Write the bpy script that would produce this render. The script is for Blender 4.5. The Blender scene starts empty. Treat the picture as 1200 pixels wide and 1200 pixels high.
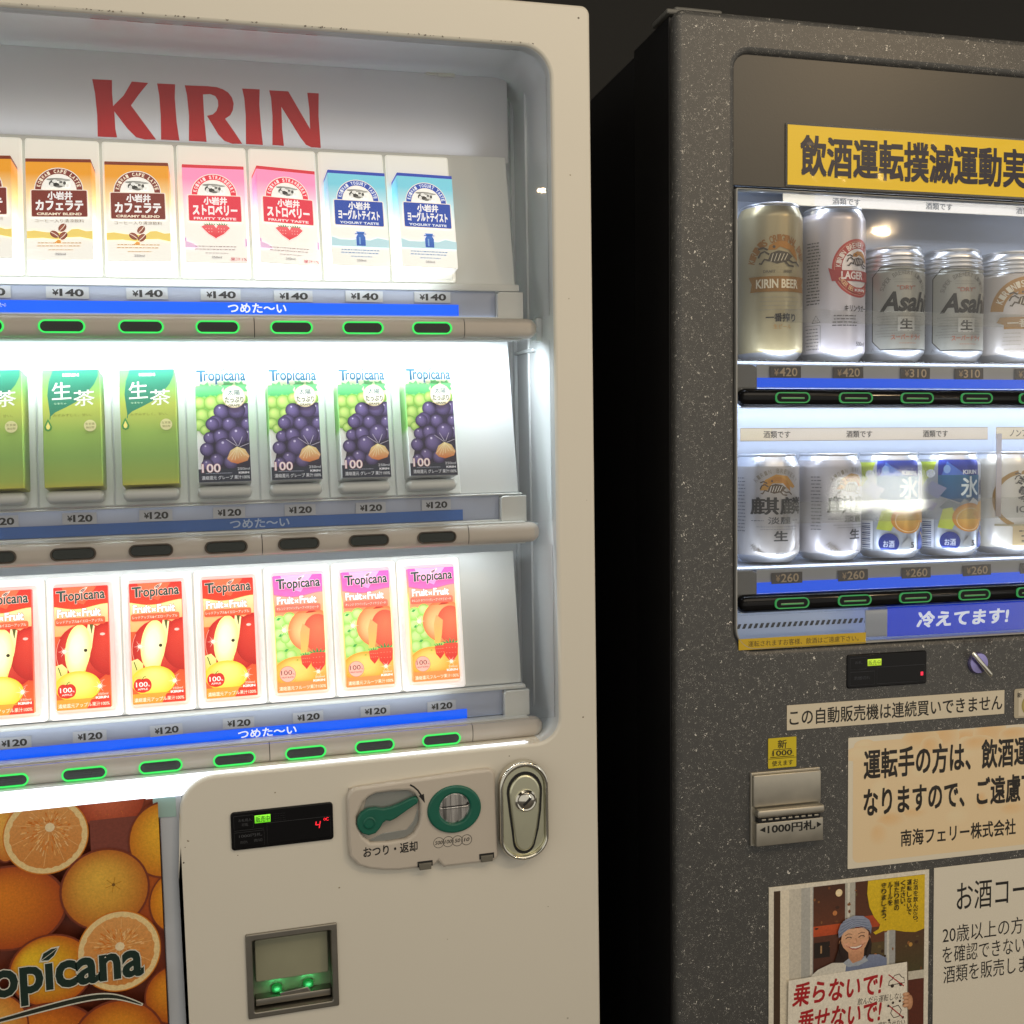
import bpy, bmesh, math, random
from mathutils import Matrix, Vector
random.seed(7)
SC = bpy.context.scene
COL = SC.collection
EYE = 1.42
K = .001
# ---------------------------------------------------------------- camera
cam_d = bpy.data.cameras.new('camera'); cam = bpy.data.objects.new('camera', cam_d); COL.objects.link(cam)
cam_d.sensor_width = 36; cam_d.lens = 36 * 1310 / 1200; cam_d.clip_end = 100; cam_d.clip_start = .05
cam.matrix_world = Matrix(((0.96253828, 0.03916304, -0.26830266, 0), (-0.27061414, 0.07681472, -0.95961841, -1.1),
                           (-0.01697198, 0.99627594, 0.08453518, EYE), (0, 0, 0, 1)))
SC.camera = cam
SC.view_settings.view_transform = 'Standard'; SC.view_settings.look = 'None'
SC.view_settings.exposure = 0; SC.view_settings.gamma = 1
SC.cycles.max_bounces = 7; SC.cycles.transparent_max_bounces = 12
SC.cycles.caustics_reflective = False; SC.cycles.caustics_refractive = False
SC.cycles.sample_clamp_indirect = 4
try:
    SC.cycles.use_denoising = True
except Exception:
    pass
w = bpy.data.worlds.new('World'); SC.world = w; w.use_nodes = True
w.node_tree.nodes['Background'].inputs[0].default_value = (1, .94, .84, 1)
w.node_tree.nodes['Background'].inputs[1].default_value = .66

# ---------------------------------------------------------------- frames of the two machines (millimetres inside)
ML = Matrix.Translation((0, 0, EYE))
MR = Matrix.Translation((0, -1.1, EYE)) @ Matrix(((0.99957116, 0.02460187, 0.0158821, 0), (-0.02507434, 0.99922724, 0.03026881, 0),
                                                 (-0.01512515, -0.03065406, 0.99941561, 0), (0, 0, 0, 1))) @ Matrix.Translation((0, 1.12, 0))

def lamp(name, M, loc, to, sx, sy, power, col, shape='RECTANGLE', spread=None):
    d = bpy.data.lights.new(name, 'AREA'); d.shape = shape; d.size = sx * K
    if shape in ('RECTANGLE', 'ELLIPSE'): d.size_y = sy * K
    d.energy = power; d.color = col
    if spread: d.spread = math.radians(spread)
    o = bpy.data.objects.new(name, d); COL.objects.link(o)
    p = M @ (Vector(loc) * K); q = M @ (Vector(to) * K)
    z = (p - q).normalized(); x = (M.to_3x3() @ Vector((1, 0, 0)))
    x = (x - z * x.dot(z)).normalized(); y = z.cross(x)
    o.matrix_world = Matrix.Translation(p) @ Matrix((x, y, z)).transposed().to_4x4()
    return o
I4 = Matrix.Identity(4)
WARM = (1, .87, .69)
# added soft fill, then ceiling downlights of the hall, behind and above the camera
lamp('soft_fill_panel', I4, (500, -1150, 2560), (400, -200, 700), 1700, 900, 11, WARM)
lamp('ceiling_downlight', I4, (1655, -4087, 2500), (1655, -4087, 0), 95, 0, 7, (1, .72, .42), 'DISK')
lamp('ceiling_downlight', I4, (3000, -3680, 2500), (3000, -3680, 0), 95, 0, 7, (1, .72, .42), 'DISK')
lamp('ceiling_downlight', I4, (1619, -1465, 2500), (1560, -900, 1700), 95, 0, 7, (1, .72, .42), 'DISK')
# bright doorway across the hall, mirrored in the grey machine's lower pane
lamp('bright_doorway', I4, (2285, -2550, 1275), (750, 20, 1330), 320, 130, 1.3, (1, 1, .9))
COOL = (.88, .96, 1)
# white machine: tube behind the first selection bar, header light, added fill strips
lamp('interior_light', ML, (-155, 40, 79.5), (-155, 60, -10), 970, 12, 3.5, COOL)
lamp('interior_light', ML, (-195, 20, 133), (-195, 60, 190), 880, 8, .26, COOL)  # added strip in front of the top shelf, brightens it from below
lamp('interior_light', ML, (-195, 20, -293), (-195, 60, -240), 880, 8, .16, COOL)  # added strip doing the same for the bottom shelf
lamp('interior_light', ML, (-165, 92, 279), (-165, 110, 310), 930, 6, .05, (.9, .93, 1), spread=120)
lamp('interior_light', ML, (-165, 36, -134), (-165, 60, -200), 950, 10, .5, COOL)  # added fill under the second bar, whose own tube is off
CB = (.78, .87, 1)
for zs, zb in ((103, 60), (-126.5, -169)):
    lamp('interior_light', MR, (900, 17, zs - 3), (900, 40, zs + 60), 730, 8, .34 if zs > 0 else .36, CB)
lamp('interior_light', MR, (900, 22, 48), (900, 50, -40), 730, 12, .62, CB)
lamp('interior_light', MR, (900, 80, 94), (900, 95, 0), 730, 20, .8, CB)  # second lamp added under the upper shelf to brighten the back wall
lamp('interior_light', MR, (900, 40, 296), (900, 80, 200), 730, 20, .5, CB)  # added fill at the window top for the back wall and labels
lamp('interior_light', MR, (900, 30, -181), (900, 45, -220), 730, 12, .08, CB)

# ---------------------------------------------------------------- colour and materials
def lin(c):
    if isinstance(c, str):
        c = c.lstrip('#'); c = [int(c[i:i + 2], 16) / 255 for i in (0, 2, 4)]
    return tuple((x / 12.92 if x <= .04045 else ((x + .055) / 1.055) ** 2.4) for x in c)

def base(name):
    m = bpy.data.materials.new(name); m.use_nodes = True
    return m, m.node_tree.nodes, m.node_tree.links, m.node_tree.nodes['Principled BSDF']

def mat(name, col, rough=.5, metal=0, noise=0, scale=30, bump=0, bscale=400, emis=0, ecol=None, coat=0, rnoise=0):
    m, N, L, b = base(name)
    c = lin(col) if isinstance(col, str) else col
    b.inputs['Base Color'].default_value = (*c, 1); b.inputs['Roughness'].default_value = rough
    b.inputs['Metallic'].default_value = metal
    if coat: b.inputs['Coat Weight'].default_value = coat; b.inputs['Coat Roughness'].default_value = .12
    tc = N.new('ShaderNodeTexCoord')
    if noise:
        n = N.new('ShaderNodeTexNoise'); n.inputs['Scale'].default_value = scale; n.inputs['Detail'].default_value = 6
        L.new(tc.outputs['Object'], n.inputs['Vector'])
        mx = N.new('ShaderNodeMix'); mx.data_type = 'RGBA'
        mx.inputs[6].default_value = (*[x * (1 - noise) for x in c], 1); mx.inputs[7].default_value = (*[min(1, x * (1 + noise * .6)) for x in c], 1)
        L.new(n.outputs['Fac'], mx.inputs[0]); L.new(mx.outputs[2], b.inputs['Base Color'])
        if rnoise:
            mr = N.new('ShaderNodeMapRange'); mr.inputs[3].default_value = rough - rnoise; mr.inputs[4].default_value = rough + rnoise
            L.new(n.outputs['Fac'], mr.inputs[0]); L.new(mr.outputs[0], b.inputs['Roughness'])
    if bump:
        n2 = N.new('ShaderNodeTexNoise'); n2.inputs['Scale'].default_value = bscale; n2.inputs['Detail'].default_value = 3
        L.new(tc.outputs['Object'], n2.inputs['Vector'])
        bp = N.new('ShaderNodeBump'); bp.inputs['Strength'].default_value = bump; bp.inputs['Distance'].default_value = .001
        L.new(n2.outputs['Fac'], bp.inputs['Height']); L.new(bp.outputs[0], b.inputs['Normal'])
    if emis:
        b.inputs['Emission Color'].default_value = (*(lin(ecol) if ecol else c), 1); b.inputs['Emission Strength'].default_value = emis
    return m

def ink(name, rough=.45, metal=0, emis=0, coat=0, grain=.06, wrinkle=0, gs=900):
    """printed surface: the colour of each vertex is the ink laid there"""
    m, N, L, b = base(name)
    a = N.new('ShaderNodeAttribute'); a.attribute_name = 'Col'
    tc = N.new('ShaderNodeTexCoord'); n = N.new('ShaderNodeTexNoise'); n.inputs['Scale'].default_value = gs; n.inputs['Detail'].default_value = 6; n.inputs['Roughness'].default_value = .7
    L.new(tc.outputs['Object'], n.inputs['Vector'])
    mr = N.new('ShaderNodeMapRange'); mr.inputs[1].default_value = .3; mr.inputs[2].default_value = .7
    mr.inputs[3].default_value = 1 - grain; mr.inputs[4].default_value = 1 + grain
    L.new(n.outputs['Fac'], mr.inputs[0])
    v = N.new('ShaderNodeVectorMath'); v.operation = 'SCALE'
    L.new(a.outputs['Color'], v.inputs[0]); L.new(mr.outputs[0], v.inputs['Scale'])
    L.new(v.outputs[0], b.inputs['Base Color'])
    b.inputs['Roughness'].default_value = rough; b.inputs['Metallic'].default_value = metal
    if coat: b.inputs['Coat Weight'].default_value = coat; b.inputs['Coat Roughness'].default_value = .08
    if wrinkle:
        n2 = N.new('ShaderNodeTexNoise'); n2.inputs['Scale'].default_value = 14; L.new(tc.outputs['Object'], n2.inputs['Vector'])
        bp = N.new('ShaderNodeBump'); bp.inputs['Strength'].default_value = wrinkle; bp.inputs['Distance'].default_value = .01
        L.new(n2.outputs['Fac'], bp.inputs['Height']); L.new(bp.outputs[0], b.inputs['Coat Normal'])
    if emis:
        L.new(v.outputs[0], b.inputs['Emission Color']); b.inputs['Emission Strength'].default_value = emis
    return m

def glow(name, col, s):
    return mat(name, '#202020', .4, emis=s, ecol=col)

def granite(name):
    m, N, L, b = base(name)
    tc = N.new('ShaderNodeTexCoord')
    def specks(scale, thr, keep):
        nz = N.new('ShaderNodeTexNoise'); nz.inputs['Scale'].default_value = scale * 1.4
        L.new(tc.outputs['Object'], nz.inputs['Vector'])
        mv = N.new('ShaderNodeMix'); mv.data_type = 'VECTOR'; mv.inputs[0].default_value = .012
        L.new(tc.outputs['Object'], mv.inputs[4]); L.new(nz.outputs['Color'], mv.inputs[5])
        v = N.new('ShaderNodeTexVoronoi'); v.inputs['Scale'].default_value = scale
        L.new(mv.outputs[1], v.inputs['Vector'])
        sp = N.new('ShaderNodeSeparateColor'); L.new(v.outputs['Color'], sp.inputs[0])
        t = N.new('ShaderNodeMath'); t.operation = 'MULTIPLY_ADD'; t.inputs[1].default_value = thr; t.inputs[2].default_value = thr * -.05
        L.new(sp.outputs[0], t.inputs[0])
        lt = N.new('ShaderNodeMath'); lt.operation = 'LESS_THAN'; L.new(v.outputs['Distance'], lt.inputs[0]); L.new(t.outputs[0], lt.inputs[1])
        kp = N.new('ShaderNodeMath'); kp.operation = 'GREATER_THAN'; L.new(sp.outputs[1], kp.inputs[0]); kp.inputs[1].default_value = 1 - keep
        mu = N.new('ShaderNodeMath'); mu.operation = 'MULTIPLY'; L.new(lt.outputs[0], mu.inputs[0]); L.new(kp.outputs[0], mu.inputs[1])
        mu2 = N.new('ShaderNodeMath'); mu2.operation = 'MULTIPLY'; L.new(mu.outputs[0], mu2.inputs[0]); L.new(sp.outputs[2], mu2.inputs[1])
        return mu2
    a = specks(270, .34, .36); c = specks(520, .40, .50)
    mx = N.new('ShaderNodeMath'); mx.operation = 'MAXIMUM'; L.new(a.outputs[0], mx.inputs[0]); L.new(c.outputs[0], mx.inputs[1])
    n = N.new('ShaderNodeTexNoise'); n.inputs['Scale'].default_value = 5; n.inputs['Detail'].default_value = 5; L.new(tc.outputs['Object'], n.inputs['Vector'])
    g = N.new('ShaderNodeMix'); g.data_type = 'RGBA'; g.inputs[6].default_value = (.060, .061, .060, 1); g.inputs[7].default_value = (.082, .082, .080, 1)
    L.new(n.outputs['Fac'], g.inputs[0])
    f = N.new('ShaderNodeMix'); f.data_type = 'RGBA'; f.inputs[7].default_value = (1, .97, .9, 1)
    L.new(mx.outputs[0], f.inputs[0]); L.new(g.outputs[2], f.inputs[6]); L.new(f.outputs[2], b.inputs['Base Color'])
    b.inputs['Roughness'].default_value = .42
    return m

def glass(name, tint=(1, 1, 1), f=1.0, r=.015, wavy=.00008):
    m, N, L, b = base(name); N.remove(b)
    t = N.new('ShaderNodeBsdfTransparent'); t.inputs[0].default_value = (*tint, 1)
    g = N.new('ShaderNodeBsdfGlossy'); g.inputs['Roughness'].default_value = r
    fr = N.new('ShaderNodeFresnel'); fr.inputs[0].default_value = 1.5
    mu = N.new('ShaderNodeMath'); mu.operation = 'MULTIPLY'; mu.inputs[1].default_value = f
    tc = N.new('ShaderNodeTexCoord'); nz = N.new('ShaderNodeTexNoise'); nz.inputs['Scale'].default_value = 16; nz.inputs['Detail'].default_value = 2
    L.new(tc.outputs['Object'], nz.inputs['Vector'])
    bp = N.new('ShaderNodeBump'); bp.inputs['Strength'].default_value = 1; bp.inputs['Distance'].default_value = wavy
    L.new(nz.outputs['Fac'], bp.inputs['Height']); L.new(bp.outputs[0], g.inputs['Normal'])
    x = N.new('ShaderNodeMixShader'); L.new(fr.outputs[0], mu.inputs[0]); L.new(mu.outputs[0], x.inputs[0])
    L.new(t.outputs[0], x.inputs[1]); L.new(g.outputs[0], x.inputs[2])
    L.new(x.outputs[0], N['Material Output'].inputs[0])
    return m

def body_paint(name, c, spots=.5):
    """cream enamel: faint mottling, hairline grime and a few chips"""
    m, N, L, b = base(name); tc = N.new('ShaderNodeTexCoord')
    n = N.new('ShaderNodeTexNoise'); n.inputs['Scale'].default_value = 4; n.inputs['Detail'].default_value = 8; L.new(tc.outputs['Object'], n.inputs['Vector'])
    g = N.new('ShaderNodeMix'); g.data_type = 'RGBA'; g.inputs[6].default_value = (*[x * .965 for x in c], 1); g.inputs[7].default_value = (*[min(1, x * 1.02) for x in c], 1)
    L.new(n.outputs['Fac'], g.inputs[0])
    v = N.new('ShaderNodeTexVoronoi'); v.inputs['Scale'].default_value = 16; L.new(tc.outputs['Object'], v.inputs['Vector'])
    sp = N.new('ShaderNodeSeparateColor'); L.new(v.outputs['Color'], sp.inputs[0])
    lt = N.new('ShaderNodeMath'); lt.operation = 'LESS_THAN'; lt.inputs[1].default_value = .022; L.new(v.outputs['Distance'], lt.inputs[0])
    kp = N.new('ShaderNodeMath'); kp.operation = 'GREATER_THAN'; kp.inputs[1].default_value = .8; L.new(sp.outputs[1], kp.inputs[0])
    mu = N.new('ShaderNodeMath'); mu.operation = 'MULTIPLY'; L.new(lt.outputs[0], mu.inputs[0]); L.new(kp.outputs[0], mu.inputs[1])
    mu2 = N.new('ShaderNodeMath'); mu2.operation = 'MULTIPLY'; mu2.inputs[1].default_value = spots; L.new(mu.outputs[0], mu2.inputs[0])
    f = N.new('ShaderNodeMix'); f.data_type = 'RGBA'; f.inputs[7].default_value = (.22, .18, .12, 1)
    L.new(mu2.outputs[0], f.inputs[0]); L.new(g.outputs[2], f.inputs[6]); L.new(f.outputs[2], b.inputs['Base Color'])
    rr_ = N.new('ShaderNodeMapRange'); rr_.inputs[1].default_value = .35; rr_.inputs[2].default_value = .65; rr_.inputs[3].default_value = .30; rr_.inputs[4].default_value = .36
    L.new(n.outputs['Fac'], rr_.inputs[0]); L.new(rr_.outputs[0], b.inputs['Roughness'])
    n2 = N.new('ShaderNodeTexNoise'); n2.inputs['Scale'].default_value = 600; L.new(tc.outputs['Object'], n2.inputs['Vector'])
    bp = N.new('ShaderNodeBump'); bp.inputs['Strength'].default_value = .06; bp.inputs['Distance'].default_value = .001
    L.new(n2.outputs['Fac'], bp.inputs['Height']); L.new(bp.outputs[0], b.inputs['Normal'])
    return m

ENAMEL = body_paint('cream_enamel', (.78, .745, .65))
PANEL_PAINT = body_paint('beige_panel_paint', (.60, .545, .47), .2)
LINER = mat('white_liner_plastic', (.70, .74, .76), .22, noise=.05, scale=9, coat=.3)
BOARD = mat('pale_board_plastic', (.66, .68, .66), .3, noise=.04, scale=12)
HEADER = mat('header_sheet', (.62, .62, .64), .4, noise=.05, scale=6)
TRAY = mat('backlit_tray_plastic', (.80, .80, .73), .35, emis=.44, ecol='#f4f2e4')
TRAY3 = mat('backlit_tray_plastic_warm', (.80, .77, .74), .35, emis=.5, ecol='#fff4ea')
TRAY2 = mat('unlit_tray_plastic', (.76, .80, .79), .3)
STRIP = mat('frosted_price_rail', (.38, .43, .56), .35, noise=.06, scale=20)
BLUE_LIT = mat('backlit_blue_band', (.01, .10, .62), .35, emis=.8, ecol='#0058f2')
BLUE_LIT.node_tree.nodes['Principled BSDF'].inputs['Specular IOR Level'].default_value = .1
BLUE_OFF = mat('blue_band', (.03, .12, .42), .35, noise=.05)
WHITE_GLOW = glow('white_glow_strip', '#f2f8ff', 2.2)
BAR = mat('beige_bar_plastic', (.50, .46, .41), .28, noise=.05, scale=40)
BLACK = mat('black_plastic', (.008, .008, .009), .12); BLACK.node_tree.nodes['Principled BSDF'].inputs['Specular IOR Level'].default_value = .22
BLACKM = mat('matt_black_plastic', (.01, .01, .011), .6)
BUTTON = mat('smoked_button_face', (.02, .026, .022), .2, bump=.3, bscale=900)
BROWN = mat('dark_bronze_ring', (.07, .055, .04), .35)
GREEN_RING = glow('lit_green_ring', '#38ee62', 1.1)
GREEN_DIM = glow('dim_green_ring', '#3fae58', .6)
CHROME = mat('chrome', (.74, .72, .64), .12, 1)
def brushed(name, c, rough):
    m, N, L, b = base(name); tc = N.new('ShaderNodeTexCoord'); mp = N.new('ShaderNodeMapping'); mp.inputs['Scale'].default_value = (260, 260, 9)
    n = N.new('ShaderNodeTexNoise'); n.inputs['Scale'].default_value = 1; n.inputs['Detail'].default_value = 3
    L.new(tc.outputs['Object'], mp.inputs[0]); L.new(mp.outputs[0], n.inputs['Vector'])
    r = N.new('ShaderNodeValToRGB'); r.color_ramp.elements[0].position = .38; r.color_ramp.elements[0].color = (*[x * .25 for x in c], 1)
    r.color_ramp.elements[1].position = .62; r.color_ramp.elements[1].color = (*c, 1)
    L.new(n.outputs['Fac'], r.inputs[0]); L.new(r.outputs[0], b.inputs['Base Color']); b.inputs['Metallic'].default_value = 1; b.inputs['Roughness'].default_value = rough
    return m
BRUSHED = brushed('streaked_steel', (.95, .92, .88), .25)
STEEL = mat('brushed_steel', (.50, .47, .40), .45, .9, noise=.15, scale=60, rnoise=.1)
DSTEEL = mat('dull_steel', (.33, .31, .27), .42, 1, noise=.2, scale=50)
SILVER = mat('can_aluminium', (.80, .81, .84), .3, .95, noise=.05, scale=60)
GREENP = mat('green_plastic', (.008, .13, .085), .35, noise=.15, scale=90)
GREYP = mat('grey_clip_plastic', (.16, .15, .12), .45)
GRANITE = granite('speckled_granite_paint')
SLATE = mat('smooth_slate_panel', (.050, .048, .042), .38, noise=.12, scale=5, bump=.06, bscale=500)
SIDE = mat('black_cabinet_side', (.006, .006, .007), .5)
RLINER = mat('pale_blue_liner', (.50, .56, .68), .25, noise=.08, scale=6, coat=.2)
RBRACKET = mat('grey_bracket', (.15, .15, .14), .4, noise=.2, scale=40)
RRAIL = mat('grey_price_rail', (.42, .44, .46), .35, noise=.1, scale=30)
RBLUE = mat('backlit_blue_band_right', (.005, .09, .60), .5, emis=.7, ecol='#0850ea')
RBLUE.node_tree.nodes['Principled BSDF'].inputs['Specular IOR Level'].default_value = .1
INK = ink('printed_ink', .45)
INK_GLOSS = ink('laminated_print', .4, coat=.25, wrinkle=.5, grain=.04)
INK_CARTON = ink('carton_print', .35, grain=.03)
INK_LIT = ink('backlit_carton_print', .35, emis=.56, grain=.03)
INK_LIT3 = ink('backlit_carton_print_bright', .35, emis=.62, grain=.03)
INK_LAMP = ink('backlit_banner_print', .55, emis=.55)
INK_LED = ink('display_ink', .3, emis=.9)
INK_CAN = ink('can_print', .3, metal=.35, grain=.03)
INK_POSTER = ink('poster_print', .42, grain=.16, gs=420, coat=.15)
CLEAR = glass('clear_pane', f=.55)
CLEAR_R = glass('smudged_clear_pane', f=.85, r=.05, wavy=.00022)
FROST = mat('clear_strip_plastic', (.60, .65, .72), .15, noise=.1, scale=20)
CEIL = mat('dark_ceiling_board', (.055, .048, .038), .8, noise=.2, scale=2)
WALL = mat('dark_wall_paint', (.03, .029, .026), .8, noise=.2, scale=2)
FLOOR = mat('grey_floor_vinyl', (.12, .11, .10), .5, noise=.2, scale=6)

# ---------------------------------------------------------------- object helpers
def bm_new():
    bm = bmesh.new(); bm.verts.layers.float_color.new('Col'); return bm

def obj(name, bm, mats, parent=None, M=None, sharp=35, scale=True):
    me = bpy.data.meshes.new(name)
    if scale: bmesh.ops.scale(bm, vec=(K, K, K), verts=bm.verts)
    bm.to_mesh(me); bm.free()
    for m in (mats if isinstance(mats, (list, tuple)) else [mats]): me.materials.append(m)
    for p in me.polygons: p.use_smooth = True
    me.set_sharp_from_angle(angle=math.radians(sharp))
    o = bpy.data.objects.new(name, me); COL.objects.link(o)
    if parent: o.parent = parent
    if M is not None: o.matrix_local = M
    return o

def empty(name, M, label, cat, group=None):
    o = bpy.data.objects.new(name, None); COL.objects.link(o); o.matrix_world = M
    return tag(o, label, cat, group)

def tag(o, label, cat, group=None):
    o['label'] = label; o['category'] = cat
    if group: o['group'] = group
    return o

def tr(x, y, z): return Matrix.Translation((x * K, y * K, z * K))

def dup(o, parent, M, name=None):
    c = o.copy(); COL.objects.link(c); c.parent = parent; c.matrix_local = M
    return c

def box(bm, x0, x1, y0, y1, z0, z1, bev=0, mi=0, col=None):
    r = bmesh.ops.create_cube(bm, size=1)
    vs = r['verts']
    for v in vs: v.co = Vector(((x0 + x1) / 2 + v.co.x * (x1 - x0), (y0 + y1) / 2 + v.co.y * (y1 - y0), (z0 + z1) / 2 + v.co.z * (z1 - z0)))
    fs = set(f for v in vs for f in v.link_faces)
    if bev:
        es = list(set(e for v in vs for e in v.link_edges))
        r = bmesh.ops.bevel(bm, geom=es, offset=bev, segments=3, profile=.5, affect='EDGES')
        fs = set(r['faces']) | set(f for f in fs if f.is_valid)
    if mi:
        for f in fs: f.material_index = mi
    if col is not None:
        L = bm.verts.layers.float_color['Col']
        for f in fs:
            for v in f.verts: v[L] = (*lin(col), 1)
    return fs

def rrect(x0, z0, x1, z1, r, n=8):
    if not isinstance(r, (tuple, list)): r = (r,) * 4      # bl, br, tr, tl
    out = []
    for (cx, cz, rr, a) in ((x0 + r[0], z0 + r[0], r[0], 180), (x1 - r[1], z0 + r[1], r[1], 270), (x1 - r[2], z1 - r[2], r[2], 0), (x0 + r[3], z1 - r[3], r[3], 90)):
        k = n if rr > .01 else 0
        for i in range(k + 1):
            t = math.radians(a + 90 * (i / k if k else 0)); out.append((cx + rr * math.cos(t), cz + rr * math.sin(t)))
    return out

def ell(cx, cz, rx, rz, n=40):
    return [(cx + rx * math.cos(i * math.tau / n), cz + rz * math.sin(i * math.tau / n)) for i in range(n)]

def plate(bm, outlines, y0, y1, bev=0, mi=0):
    """sheet with holes, front at y0 facing the viewer (-Y), back at y1"""
    cu = bpy.data.curves.new('tmp', 'CURVE'); cu.dimensions = '2D'; cu.fill_mode = 'BOTH'
    for o in outlines:
        s = cu.splines.new('POLY'); s.points.add(len(o) - 1)
        for p, (x, z) in zip(s.points, o): p.co = (x, z, 0, 1)
        s.use_cyclic_u = True
    t = (y1 - y0) / 2
    cu.extrude = t - bev; cu.bevel_depth = bev; cu.bevel_resolution = 2; cu.offset = -bev if bev else 0
    ob = bpy.data.objects.new('tmp', cu); COL.objects.link(ob)
    dg = bpy.context.evaluated_depsgraph_get(); me = bpy.data.meshes.new_from_object(ob.evaluated_get(dg))
    n0 = len(bm.verts); f0 = len(bm.faces)
    me.transform(Matrix(((1, 0, 0, 0), (0, 0, -1, (y0 + y1) / 2), (0, 1, 0, 0), (0, 0, 0, 1))))
    bm.from_mesh(me)
    bm.faces.ensure_lookup_table()
    for f in bm.faces[f0:]: f.material_index = mi
    bpy.data.objects.remove(ob); bpy.data.curves.remove(cu); bpy.data.meshes.remove(me)

def lathe(bm, prof, n=40, axis='Z', c=(0, 0, 0), mi=0, cols=None):
    L = bm.verts.layers.float_color['Col']; rings = []
    for k, (r, h) in enumerate(prof):
        ring = []
        for i in range(n):
            a = math.tau * i / n
            if axis == 'Z': p = (c[0] + r * math.cos(a), c[1] + r * math.sin(a), c[2] + h)
            elif axis == 'Y': p = (c[0] + r * math.cos(a), c[1] + h, c[2] + r * math.sin(a))
            else: p = (c[0] + h, c[1] + r * math.cos(a), c[2] + r * math.sin(a))
            v = bm.verts.new(p)
            if cols: v[L] = (*lin(cols[k]), 1)
            ring.append(v)
        rings.append(ring)
    for a, b in zip(rings, rings[1:]):
        for i in range(n):
            f = bm.faces.new((a[i], a[(i + 1) % n], b[(i + 1) % n], b[i])); f.material_index = mi
    for ring, (r, h) in ((rings[0], prof[0]), (rings[-1], prof[-1])):
        if r > .01:
            f = bm.faces.new(ring); f.material_index = mi
    bmesh.ops.recalc_face_normals(bm, faces=bm.faces)

def capsule(bm, x0, x1, cy, cz, ry, rz, e0=0, e1=0, p=2.6, n=28, mi=0):
    """bar along X with a soft rectangular section; e0 / e1 are the lengths of its rounded ends"""
    st = []
    for i in range(7) if e0 else [6]:
        t = i / 6; st.append((x0 + e0 * (1 - math.cos(t * math.pi / 2)), max(.02, math.sin(t * math.pi / 2))))
    for i in range(7) if e1 else [0]:
        t = i / 6; st.append((x1 - e1 + e1 * math.sin(t * math.pi / 2), max(.02, math.cos(t * math.pi / 2))))
    rings = []
    for x, s in st:
        ring = []
        for i in range(n):
            a = math.tau * i / n; c, q = math.cos(a), math.sin(a)
            ring.append(bm.verts.new((x, cy + ry * s * math.copysign(abs(c) ** (2 / p), c), cz + rz * s * math.copysign(abs(q) ** (2 / p), q))))
        rings.append(ring)
    for a, b in zip(rings, rings[1:]):
        for i in range(n):
            f = bm.faces.new((a[i], a[(i + 1) % n], b[(i + 1) % n], b[i])); f.material_index = mi
    for r in (rings[0], rings[-1]): bm.faces.new(r).material_index = mi
    bmesh.ops.recalc_face_normals(bm, faces=bm.faces)

# ---------------------------------------------------------------- lettering and print
_T = {}
def glyphs(s, bold=0.0, shear=0.0, space=1.0):
    key = (s, round(bold, 4), shear, space)
    if key in _T: return _T[key]
    cu = bpy.data.curves.new('tmp', 'FONT'); cu.body = s; cu.size = 1; cu.resolution_u = 3; cu.offset = bold; cu.shear = shear
    cu.space_character = space; cu.fill_mode = 'FRONT'
    ob = bpy.data.objects.new('tmp', cu); COL.objects.link(ob)
    dg = bpy.context.evaluated_depsgraph_get(); me = bpy.data.meshes.new_from_object(ob.evaluated_get(dg))
    r = ([(v.co.x, v.co.y) for v in me.vertices], [tuple(p.vertices) for p in me.polygons])
    bpy.data.objects.remove(ob); bpy.data.curves.remove(cu); bpy.data.meshes.remove(me)
    _T[key] = r
    return r

def mixc(a, b, t):
    a, b = lin(a), lin(b); return tuple(x + (y - x) * t for x, y in zip(a, b))

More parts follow.
